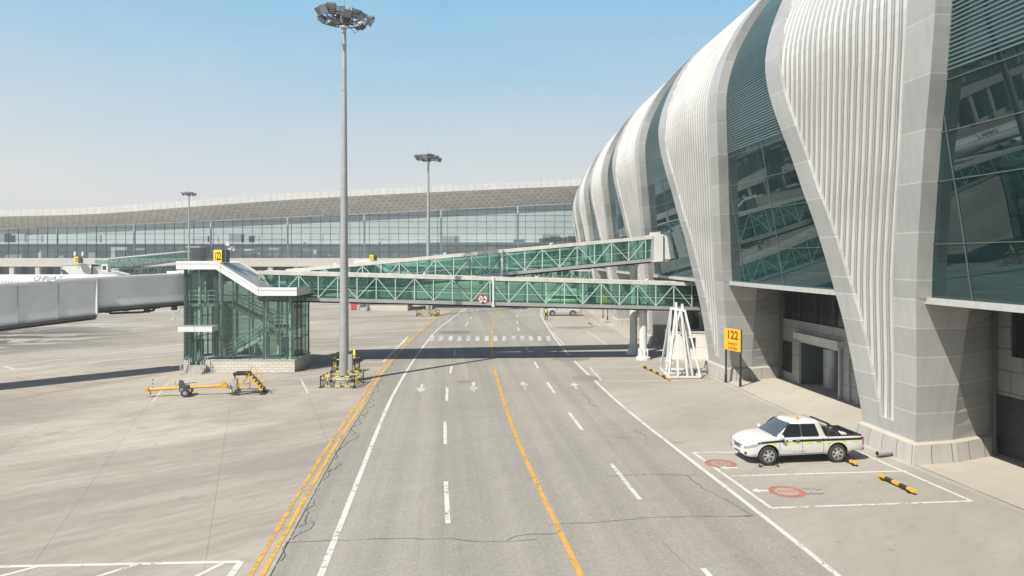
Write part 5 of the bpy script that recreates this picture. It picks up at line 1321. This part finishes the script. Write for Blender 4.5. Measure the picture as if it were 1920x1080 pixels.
# ================================================================== GROUND EQUIPMENT
# tow bar
a, bq = G(275, 745), G(432, 739); tb = thing('tow_bar', (a[0], a[1], 0), 'long yellow aircraft tow bar on two small wheels lying left of the step stand', 'tow bar', rz=math.atan2(bq[1] - a[1], bq[0] - a[0])); Lb = math.dist(a, bq)
mb = MB(); mb.tube([(0, 0, .48), (Lb * .30, 0, .50)], .10, YEL, 12); mb.tube([(Lb * .30, 0, .50), (Lb * .93, 0, .56)], .085, YEL, 12); mb.build('main_tube', tb, smooth=40)
mb = MB(); mb.tube([(-.30, 0, .46), (0, 0, .48)], .035, GREYM, 8); mb.tube([(-.30 + .09 * math.cos(k * .8), .09 * math.sin(k * .8), .46) for k in range(9)], .025, GREYM, 6); mb.box((-.05, -.16, .36), (.12, .16, .60), YEL); striped_bar(mb, (.35, 0, .55), (.35, 0, 1.25), .04, .12); mb.tube([(1.75, 0, .55), (1.62, 0, .85), (1.66, 0, .98)], .035, YEL, 6); mb.tube([(1.8, 0, .72), (2.9, .05, .83)], .03, DGREY, 6); mb.tube([(.22, 0, .4), (.22, 0, .14)], .04, YEL, 6); mb.build('tow_eye', tb)
ax_ = Lb * .455
mb = MB(); mb.box((ax_ - .32, -.2, .30), (ax_ + .22, .2, .68), DGREY); mb.prism([(ax_ - .38, .55), (ax_ + .1, .45), (ax_ - .15, 1.0), (ax_ - .36, 1.0)], -.05, .05, DGREY); mb.prism([(ax_ - .2, .28), (ax_ + .42, .28), (ax_ + .42, .45), (ax_ - .2, .52)], -.42, -.30, GREYM); mb.prism([(ax_ - .2, .28), (ax_ + .42, .28), (ax_ + .42, .45), (ax_ - .2, .52)], .30, .42, GREYM); mb.tube([(ax_ + .1, -.6, .27), (ax_ + .1, .6, .27)], .04, DGREY, 8); mb.build('axle_frame', tb)
for s in (-1, 1):
    mb = MB(); mb.lathe((ax_ + .1, s * .52, .27), [(0, -.08), (.25, -.08), (.27, 0), (.25, .08), (.14, .09), (.12, .07), (0, .07)], TYRE, 20, 'y'); w_ = mb.build('wheel', tb, smooth=40); mb = MB(); mb.lathe((ax_ + .1, s * .52, .27), [(0, -.092), (.12, -.088), (.13, .088), (0, .092)], GALV, 16, 'y'); mb.build('rim', w_)
mb = MB()
for s in (-1, 1): mb.prism([(Lb * .90, .42), (Lb * .97, .42), (Lb * .97, .60), (Lb * .93, .78), (Lb * .88, .74)], s * .18 - .03, s * .18 + .03, YEL); mb.tube([(Lb * .95, s * .2, .5), (Lb * 1.0, s * .32, .42), (Lb * 1.05, s * .2, .42)], .035, DGREY, 6)
mb.tube([(Lb * .95, -.2, .56), (Lb * .95, .2, .56)], .05, DGREY, 8); mb.build('tow_head', tb)
# jack stand between bar and steps
jp = G(441, 741); js = thing('jack_post', (jp[0], jp[1], 0), 'grey screw jack post standing between the tow bar head and the yellow steps', 'jack')
mb = MB(); mb.tube([(0, 0, 0), (0, 0, 1.5)], .05, GREYM, 8); mb.box((-.22, -.16, 0), (.22, .16, .06), DGREY); mb.box((-.13, -.11, .42), (.13, .11, 1.05), GREYM); mb.tube([(-.2, 0, 1.28), (.2, 0, 1.28)], .025, GREYM, 6); mb.build('screw_post', js)
mb = MB(); mb.tube([(-.12, 0, .05), (-.32, 0, .75)], .03, DGREY, 6); mb.tube([(.12, 0, .05), (.28, 0, .75)], .03, DGREY, 6); mb.build('brace', js)
# yellow step stand
sp = G(463, 741); ss_ = thing('step_stand', (sp[0], sp[1], 0), 'yellow wheeled maintenance steps with a dark grating platform in front of the stair tower', 'step stand', rz=rad(5))
def stand(root):
    mb = MB(); mb.box((-1.02, -.05, 1.36), (.02, 1.05, 1.42), DGREY)
    for i in range(9): mb.box((-1.0 + .115 * i, -.04, 1.42), (-.95 + .115 * i, 1.04, 1.45), mat('olive_grating', (.08, .09, .06), .6))
    for q in (((-1.04, -.07), (.04, -.07)), ((-1.04, 1.07), (.04, 1.07)), ((-1.04, -.07), (-1.04, 1.07))): mb.bar((*q[0], 1.38), (*q[1], 1.38), .06, .14, BLACK)
    mb.build('platform', root); mb = MB()
    for y in (0, 1.0):
        mb.bar((-.98, y, .25), (-.98, y, 1.36), .06, .06, YEL); mb.bar((-.05, y, .25), (-.05, y, 1.36), .05, .05, YEL); mb.bar((-.95, y, .35), (-.05, y, 1.2), .05, .05, YEL); mb.bar((-.98, y, .25), (1.15, y, .25), .06, .06, DGREY); mb.bar((-.98, y, .6), (-.05, y, .6), .04, .04, YEL)
        mb.bar((.0, y, 1.36), (1.15, y, .28), .06, .14, YEL)
    mb.bar((-.98, 0, .25), (-.98, 1, .25), .06, .06, DGREY); mb.bar((1.1, 0, .25), (1.1, 1, .25), .06, .06, DGREY); mb.build('frame', root)
    for k in range(5):
        q = (k + .6) / 5.4; mb = MB(); mb.box((.0 + 1.15 * q - .12, .03, 1.36 - 1.08 * q - .02), (.0 + 1.15 * q + .10, .97, 1.36 - 1.08 * q + .02), DGREY); mb.build('tread', root)
    mb = MB()
    for y in (0, 1.0):
        mb.tube([(-.05, y, 1.42), (.1, y, 1.75), (.35, y, 1.62), (1.25, y, .75), (1.2, y, .3)], .022, YEL, 6)
        for k in (.3, .65): mb.tube([(.1 + 1.0 * k, y, 1.30 - .95 * k), (.2 + 1.02 * k, y, 1.72 - .92 * k)], .018, YEL, 5)
    mb.build('handrail', root, smooth=40)
    for x in (-.9, 1.1):
        for y in (0, 1.0): mb = MB(); mb.lathe((x, y, .15), [(0, -.06), (.14, -.06), (.15, 0), (.14, .06), (0, .06)], TYRE, 14, 'y'); mb.bar((x, y, .15), (x, y, .3), .05, .05, DGREY); mb.build('wheel', root)
    mb = MB(); mb.tube([(1.15, .5, .25), (1.55, .45, .3), (1.8, .4, .12)], .03, DGREY, 6); mb.tube([(-1, .3, .2), (-1.25, .3, .1)], .04, DGREY, 6); mb.build_each('tow_handle', root)
stand(ss_); ss_.scale = (.80, .85, .97)
# white trestle
tr = thing('white_trestle', (12.35, 53.2, 0), 'tall white A shaped steel trestle on a base frame in front of the booth', 'trestle')
def W3(px, py, d): p = AT(px, py, d); return (p[0] - 12.35, p[1] - 53.2, p[2])
TL = [W3(1258.5, 578, 53.4), W3(1267.5, 579, 53.0), W3(1276.5, 580.5, 52.7), W3(1284.5, 582.5, 52.4)]
xa, xb = G(1252, 709)[0] - 12.35, G(1309, 707)[0] - 12.35; yf = 51.9 - 53.2; yb = 55.6 - 53.2; xc, xd = G(1235, 694)[0] - 12.35, G(1290, 692)[0] - 12.35
feet = {'fl': (xa, yf, .12), 'fr': (xb, yf + .1, .12), 'bl': (xc + .1, yb, .12), 'br': (xd, yb - .1, .12), 'ml': ((xa + xc) / 2 + .15, (yf + yb) / 2, .12), 'mr': (xb - .42, yf + .75, .12)}
for a, b in ((TL[0], feet['bl']), (TL[0], feet['ml']), (TL[1], feet['fl']), (TL[1], feet['br']), (TL[2], feet['ml']), (TL[2], feet['mr']), (TL[3], feet['fr']), (TL[1], ((xa + xb) / 2 - .5, yf, .12)), (TL[3], feet['br']), (TL[2], (xb - .9, yf + .35, .12))):
    mb = MB(); mb.bar(a, b, .13, .13, WHITE); mb.build('leg', tr)
mb = MB(); mb.bar(TL[0], TL[3], .13, .16, WHITE); mb.bar(Vector(TL[0]) + Vector((.35, 0, 0)), Vector(TL[0]) + Vector((.35, 0, .45)), .16, .16, WHITE); mb.bar(Vector(TL[2]) + Vector((.1, 0, -.1)), Vector(TL[2]) + Vector((.1, 0, .42)), .16, .16, WHITE); mb.build('top_bar', tr)
mb = MB(); q = [feet['fl'], feet['fr'], (feet['fr'][0] - .1, yb, .12), feet['bl']]
for i in range(4): mb.bar(q[i], q[(i + 1) % 4], .14, .14, WHITE)
mb.bar(feet['ml'], (feet['fr'][0], .3, .12), .12, .12, WHITE); mb.bar(feet['bl'], feet['mr'], .07, .07, GREYM); mb.build('base_frame', tr)
z_ = 3.55; mb = MB(); mb.bar((-.62, .75, 2.95), (.85, .1, 2.95), .09, .09, WHITE); mb.bar((-.9, .6, 1.0), (-.4, -.6, 1.0), .07, .07, WHITE); mb.build('cross_rail', tr)
mb = MB()
for k in range(7): x = .4 + .16 * k; mb.tube([(x, -.1 + .1 * (k % 3), .1), (x + .15, .2, .45 + .1 * (k % 2)), (x + .4, .1, .2)], .03, DGREY if k % 2 else GREYM, 5)
mb.lathe((.75, .1, .35), [(.18, -.1), (.26, -.1), (.26, .1), (.18, .1)], GREYM, 14, 'y'); mb.tube([(xb, yf, .3), (xb + .7, yf + .1, .3)], .05, GREYM, 6); mb.build('winch', tr)
# white booth
bt = thing('white_booth', (13.55, 61.9, 0), 'small white panel booth with a little window tucked behind the trestle', 'booth', rz=rad(-3))
mb = MB(); mb.box((0, 0, 0), (3.6, 2.6, 2.25), panel_mat('booth_panel', (.76, .74, .69), .6, 1.9, 1.05, (.45, .44, .42), .02, .04)); mb.build('wall', bt)
mb = MB(); mb.box((-.02, -.03, 2.25), (3.62, 2.62, 2.30), DGREY); mb.box((-.05, -.05, 2.30), (3.65, 2.65, 2.38), WARMW); mb.build('roof', bt)
mb = MB(); mb.box((1.35, -.03, 1.05), (2.15, .02, 1.85), CGLS); mb.bar((1.74, -.04, 1.05), (1.74, -.04, 1.85), .05, .03, GREYM); mb.bar((1.62, -.035, 1.1), (1.62, -.035, 1.85), .16, .01, HIVIS)
for a, b in (((1.33, 1.03), (2.17, 1.03)), ((1.33, 1.87), (2.17, 1.87)), ((1.33, 1.03), (1.33, 1.87)), ((2.17, 1.03), (2.17, 1.87))): mb.bar((a[0], -.035, a[1]), (b[0], -.035, b[1]), .06, .03, GREYM)
mb.build('window', bt)
# wheel stops
def wheel_stop(pa, pb, n, label, w=.13):
    a, b = Vector((*G(*pa, .12), .14)), Vector((*G(*pb, .12), .14)); c = (a + b) / 2; root = thing('wheel_stop', (c.x, c.y, 0), label, 'wheel stop', group='yellow and black wheel stops')
    mb = MB()
    for i in range(n): mb.bar(a + (b - a) * (i / n) - Vector((c.x, c.y, 0)), a + (b - a) * ((i + 1) / n) - Vector((c.x, c.y, 0)), w, .10, (YEL, BLACK)[i % 2])
    mb.build('bar', root); mb = MB()
    for k in (.14, .86): p = a + (b - a) * k - Vector((c.x, c.y, 0)); mb.box((p.x - .09, p.y - .09, 0), (p.x + .09, p.y + .09, .11), BLACK)
    mb.build_each('foot', root)
wheel_stop((1648, 891), (1716, 923), 5, 'yellow and black striped wheel stop in the empty marked bay')
wheel_stop((1570, 855), (1607, 870), 3, 'wheel stop mostly hidden under the tail of the striped pickup')
wheel_stop((1203, 685), (1255, 711), 9, 'long yellow and black stop bar lying beside the white trestle base', .09)
wheel_stop((1102, 604), (1112, 610.5), 3, 'small dark wheel stop in the bay beyond the lower glass bridge')
# gate signs on posts
def gate_sign(p0, p1, h0, h1, digits, label):
    d = Vector((p1[0] - p0[0], p1[1] - p0[1])); W = d.length; root = thing('gate_sign', (p0[0], p0[1], 0), label, 'gate sign', rz=math.atan2(d.y, d.x), group='amber gate signs on two posts')
    for x in (.02, W - .02):
        mb = MB(); mb.bar((x, .02, 0), (x, .02, h0 + .02), .09, .09, BLACK); mb.lathe((x, 0, 0), [(.13, 0), (.13, .04), (.09, .06), (.085, .5), (.05, .58)], BLACK, 8); mb.build('post', root)
    mb = MB(); mb.box((-.10, -.03, h0), (W + .10, .07, h1), DGREY); mb.build('housing', root)
    mb = MB(); mb.box((-.09, -.042, h0 + .01), (W + .05, -.03, h1 - .01), SIGNY); mb.build('face', root)
    text(digits, .80, MAROON, 'lettering', root, facing((W / 2, -.046, h1 - .48), (1, 0, 0), (0, 0, 1)) @ Matrix.Diagonal((1.14, 1.0, 1, 1)))
    for i, t_ in enumerate(('N 40 37.9', 'E 122 28.4')): text(t_, .25, MAROON, 'lettering', root, facing((W / 2, -.046, h0 + .47 - .30 * i), (1, 0, 0), (0, 0, 1)))
    return root
gate_sign(G(1360.5, 717), G(1388.5, 725), 2.32, 3.86, '122', 'amber sign reading 122 on two black posts beside the terminal pillar, near the trestle')
gate_sign(G(1130.5, 596), G(1139, 600), 2.3, 3.85, '121', 'far amber gate sign on two black posts, seen through the lower bridge glass')
# bits beside the next gate
x, y = G(665, 581); rb = thing('luggage_box', (x, y, 0), 'small maroon red box under the lower bridge, left of the far block wall', 'box')
mb = MB(); mb.box((-.55, -.4, .1), (.6, .5, 1.05), mat('maroon_box', (.42, .07, .10), .5)); mb.build('crate', rb, bevel=.03); mb = MB(); mb.box((-.58, -.43, 1.05), (.63, .53, 1.14), RED); mb.build('lid', rb); mb = MB(); mb.box((-.5, -.35, 0), (.55, .45, .1), BLACK); mb.build('base', rb)
x, y = G(686, 582); gb_ = thing('grey_cabinet', (x, y, 0), 'grey equipment cabinet between the maroon box and the far block wall', 'cabinet')
mb = MB(); mb.box((-.55, -.35, .1), (.5, .4, 1.25), GREYM); mb.build('cabinet_body', gb_, bevel=.02); mb = MB(); mb.box((-.48, -.37, .18), (-.03, -.35, 1.18), DGREY); mb.box((.0, -.37, .18), (.44, -.35, 1.18), DGREY); mb.build('door', gb_); mb = MB(); mb.box((-.5, -.3, 0), (.45, .35, .1), BLACK); mb.build('base', gb_)

# ================================================================== AIRCRAFT AND FAR GATE
DAC = 122.0; ac = thing('airliner', (-82, DAC, 0), 'white airliner parked behind the jet bridge, dark winglet and blue letters on its roof line', 'airliner')
PLANEW = mat('aircraft_white', (.82, .82, .81), .3, var=.03); zc, R_ = 3.95, 1.98
mb = MB(); mb.lathe((0, 0, zc), [(0, -22), (.25, -21.8), (.8, -19), (1.5, -15), (1.9, -11), (R_, -8), (R_, 13), (1.9, 14.8), (1.6, 16.3), (1.1, 17.6), (.5, 18.5), (0, 18.8)], PLANEW, 32, 'x'); fu = mb.build('fuselage', ac, smooth=60)
mb = MB()
for i in range(40):
    x = -9 + i * .53; a = rad(22); mb.box((x, -R_ * math.cos(a) - .005, zc + R_ * math.sin(a) - .17), (x + .24, -R_ * math.cos(a) + .06, zc + R_ * math.sin(a) + .17), BLACK)
mb.build('cabin_windows', fu)
mb = MB(); mb.face([(16.0, -1.2, zc + .95), (17.3, -.8, zc + .45), (17.5, .0, zc + .6), (16.4, 0, zc + 1.5)], CGLS); mb.face([(16.0, 1.2, zc + .95), (17.3, .8, zc + .45), (17.5, 0, zc + .6), (16.4, 0, zc + 1.5)], CGLS); mb.build('cockpit_window', fu)
for s in (1, -1):
    mb = MB(); P = [(3.2, s * 1.5, 3.0), (-2.6, s * 1.5, 2.9), (-3.4, s * 16.0, 4.3), (-1.6, s * 16.0, 4.4)]
    mb.grid([[P[0], P[1]], [P[3], P[2]]], GALV); mb.grid([[(x, y, z - .35 + .22 * (abs(y) > 10)) for x, y, z in (P[0], P[1])], [(x, y, z - .12) for x, y, z in (P[3], P[2])]], GALV); w_ = mb.build('wing', ac)
    mb = MB(); mb.prism([(-1.5, 4.25), (-3.4, 4.2), (-4.5, 6.5), (-3.9, 6.5)], s * 16 - .09, s * 16 + .09, mat('winglet_blue_grey', (.06, .08, .11), .35)); mb.build('winglet', w_)
    mb = MB(); mb.lathe((1.9, s * 5.6, 1.75), [(.85, -1.9), (1.05, 0), (1.05, 1.7), (.95, 1.95), (.82, 1.9), (.8, .6), (0, .6)], PLANEW, 20, 'x'); mb.build('engine', ac, smooth=40)
mb = MB(); mb.prism([(-14.5, 5.4), (-20.5, 5.0), (-22.5, 11.6), (-20.2, 11.6)], -.18, .18, mat('tail_blue', (.05, .16, .36), .35)); mb.build('tail_fin', ac)
mb = MB()
for s in (1, -1): mb.face([(-16.5, s * .5, 4.6), (-20.2, s * .5, 4.6), (-21.4, s * 6.2, 5.2), (-19.4, s * 6.2, 5.2)], PLANEW)
mb.build('tailplane', ac)
for x, y in ((13.5, 0), (-1.5, 2.9), (-1.5, -2.9)):
    mb = MB(); mb.tube([(x, y, .5), (x, y, 2.6)], .12, GREYM, 8)
    for s in (-.25, .25): mb.lathe((x, y + s, .5), [(0, -.14), (.48, -.14), (.5, 0), (.48, .14), (0, .14)], TYRE, 16, 'y')
    mb.build('landing_gear', ac)
BLUE = mat('letter_blue', (.10, .13, .21), .4)
text('CHINA S', 1.25, BLUE, 'lettering', ac, facing((4.3, -R_ * math.cos(rad(42)) - .03, zc + R_ * math.sin(rad(42)) + .03), (1, 0, 0), (0, .669, .743)))
# far gate: green corridor, white tunnel head and box 120
D12 = 165.0
p = AT(190, 500, D12); q = AT(352, 488, 226)
fgb = glass_bridge('gate_corridor', (p[0], p[1]), (q[0], q[1]), p[2] - 1.0, q[2] + .2, 2.7, 2.6, 'distant dark green glass corridor climbing toward the concourse, left of the stair tower', 'glass boarding bridges', module=3.1, detail=False)
p2, q2_ = AT(225, 520, 176), AT(345, 506, 236); glass_bridge('gate_corridor', (p2[0] + 2, p2[1]), (q2_[0], q2_[1]), p2[2] - .4, q2_[2] - .6, 2.6, 2.6, 'lower distant green corridor under its climbing twin beside the concourse', 'glass boarding bridges', module=3.1, detail=False)
gx, gy, _z = AT(365, 478, 236); mb = MB(); mb.box((gx - 2.0, gy - 1.5, 7.6), (gx + 2.4, gy + 3.5, 12.2), GFRAME); mb.box((gx - 1.8, gy - 1.6, 8.4), (gx + 2.2, gy - 1.5, 11.8), TINT); mb.box((gx - 2.2, gy - 1.7, 12.2), (gx + 2.6, gy + 3.5, 12.5), STONE); mb.tube([(gx, gy, 0), (gx, gy, 7.6)], .5, STONE, 12)
tag(mb.build('corridor_head'), 'small square green head house joining the distant corridor to the concourse wall', 'head house')
jh = thing('far_jet_bridge', AT(180, 510, D12 - 3)[:2] + (0,), 'white jet bridge head with a railed platform behind the airliner under the 120 box', 'jet bridge'); jo2 = tuple(jh.location)
tunnel('tunnel', ((AT(122, 510, 160)[0], 160, 4.2, 7.25), (AT(174, 510, 160)[0], 160.6, 4.4, 7.35)), 1.5, WHITE, jh, jo2)
tunnel('sloped_tunnel', ((AT(172, 510, 161)[0], 161, 4.2, 7.0), (AT(242, 510, 163)[0], 163, 3.2, 5.0)), 1.4, WHITE, jh, jo2)
mb = MB(); x0 = AT(201, 500, 158); mb.box((x0[0] - .7, 157, 5.6), (x0[0] + .7, 158.2, 7.4), WHITE); mb.box((x0[0] - .4, 156.95, 6.2), (x0[0] + .3, 157, 7.0), CGLS); mb.box((x0[0] - .9, 156.5, 4.7), (x0[0] + 3.9, 159, 5.0), DGREY); mb.build('control_cabin', jh, off=jo2)
mb = MB()
for k in range(6): mb.tube([(x0[0] + 1.6 + .3 * k, 156.9, 5.0), (x0[0] + 1.6 + .3 * k, 156.9, 6.4)], .04, WHITE, 5)
mb.tube([(x0[0] + 1.6, 156.9, 6.4), (x0[0] + 3.1, 156.9, 6.4)], .05, WHITE, 5); mb.tube([(x0[0] + 1.6, 156.9, 5.7), (x0[0] + 3.1, 156.9, 5.7)], .04, WHITE, 5); mb.build('railing', jh, off=jo2)
mb = MB()
for px in (135, 215): x = AT(px, 500, 162)[0]; mb.tube([(x, 163, 0), (x, 163, 4.4)], .35, WHITE, 10)
mb.build_each('support_column', jh, off=jo2)
gp = AT(147, 493.5, 158); gate_box((gp[0], gp[1], gp[2] - .0), 1.55, '120', 'amber box with black 120 on the distant jet bridge head, far left')
mb = MB(); 
for s in (-.9, .8): mb.tube([(gp[0] + s, 158.3, 7.3), (gp[0] + s, 158.3, 9.6)], .07, WHITE, 6); mb.box((gp[0] + s - .2, 158.1, 9.2), (gp[0] + s + .2, 158.5, 10.1), WHITE)
tag(mb.build('lamp_pair'), 'two white lamps on stems above the distant 120 box', 'lamp')
# ================================================================== LIGHT, SKY, CAMERA
EL = 49.0; sd = Vector((-.65, -.76, 0)).normalized()        # towards the sun on the ground plan
w = bpy.data.worlds.new('World'); SC.world = w; w.use_nodes = True; t = w.node_tree; t.nodes.clear()
sky = t.nodes.new('ShaderNodeTexSky'); sky.sky_type = 'NISHITA'; sky.sun_disc = False; sky.sun_elevation = rad(EL)
sky.sun_rotation = math.atan2(sd.x, sd.y); sky.air_density = 1.0; sky.dust_density = 1.6; sky.ozone_density = 1.5; sky.altitude = 800
bg = t.nodes.new('ShaderNodeBackground'); bg.inputs[1].default_value = .07
dz = node(t, 'ShaderNodeSeparateXYZ', ins={0: node(t, 'ShaderNodeTexCoord').outputs['Generated']}).outputs[2]
gen = node(t, 'ShaderNodeTexCoord').outputs['Generated']
uneven = noise_(t, mapping(t, gen, 0, (2.2, 2.2, 7)), 1.0, 5, .6, .6)      # patchy haze
dz2 = math_(t, 'MULTIPLY_ADD', math_(t, 'SUBTRACT', uneven, .5), .10, dz)
blue = mix(t, ramp(t, dz2, [(.08, 0), (.20, .45), (.36, 1)]), (8.1, 8.2, 8.1), (2.6, 5.85, 8.5))      # dusty lower sky
t.links.new(mix(t, ramp(t, dz, [(.34, 0), (.62, 1)]), blue, sky.outputs[0]), bg.inputs[0]); o = t.nodes.new('ShaderNodeOutputWorld'); t.links.new(bg.outputs[0], o.inputs[0])
sl = bpy.data.lights.new('sun', 'SUN'); sl.energy = 5.0; sl.angle = rad(.55); sl.color = (1, .945, .85)
so = bpy.data.objects.new('sun', sl); COL.objects.link(so); so.location = (-40, -40, 80)
tosun = Vector((sd.x * math.cos(rad(EL)), sd.y * math.cos(rad(EL)), math.sin(rad(EL)))); so.rotation_euler = tosun.to_track_quat('Z', 'Y').to_euler()
cd = bpy.data.cameras.new('camera'); co = bpy.data.objects.new('camera', cd); COL.objects.link(co); co.location = (0, 0, H_); co.rotation_euler = (rad(90), 0, 0)
cd.sensor_width = 36; cd.lens = F_ / 1920 * 36; cd.shift_y = -(540 - HY) / 1920; cd.clip_end = 6000; cd.clip_start = .1
SC.camera = co
SC.view_settings.view_transform = 'Standard'; SC.view_settings.look = 'None'; SC.view_settings.gamma = 1; SC.view_settings.exposure = .42
SC.cycles.max_bounces = 10; SC.cycles.transparent_max_bounces = 24; SC.cycles.glossy_bounces = 4; SC.cycles.diffuse_bounces = 3; SC.cycles.use_denoising = True
SC.cycles.caustics_reflective = False; SC.cycles.caustics_refractive = False

hz = bpy.data.materials.new('haze_air'); t, N, L = nt(hz); pv = node(t, 'ShaderNodeVolumePrincipled', ins={'Color': (.95, .96, .98, 1), 'Density': .0007, 'Anisotropy': .2}); o = t.nodes.new('ShaderNodeOutputMaterial'); t.links.new(pv.outputs[0], o.inputs['Volume'])
mb = MB(); mb.box((-700, -250, -1), (700, 900, 36), hz); tag(mb.build('haze'), kind='stuff')
SC.cycles.volume_bounces = 0; SC.cycles.volume_step_rate = 8
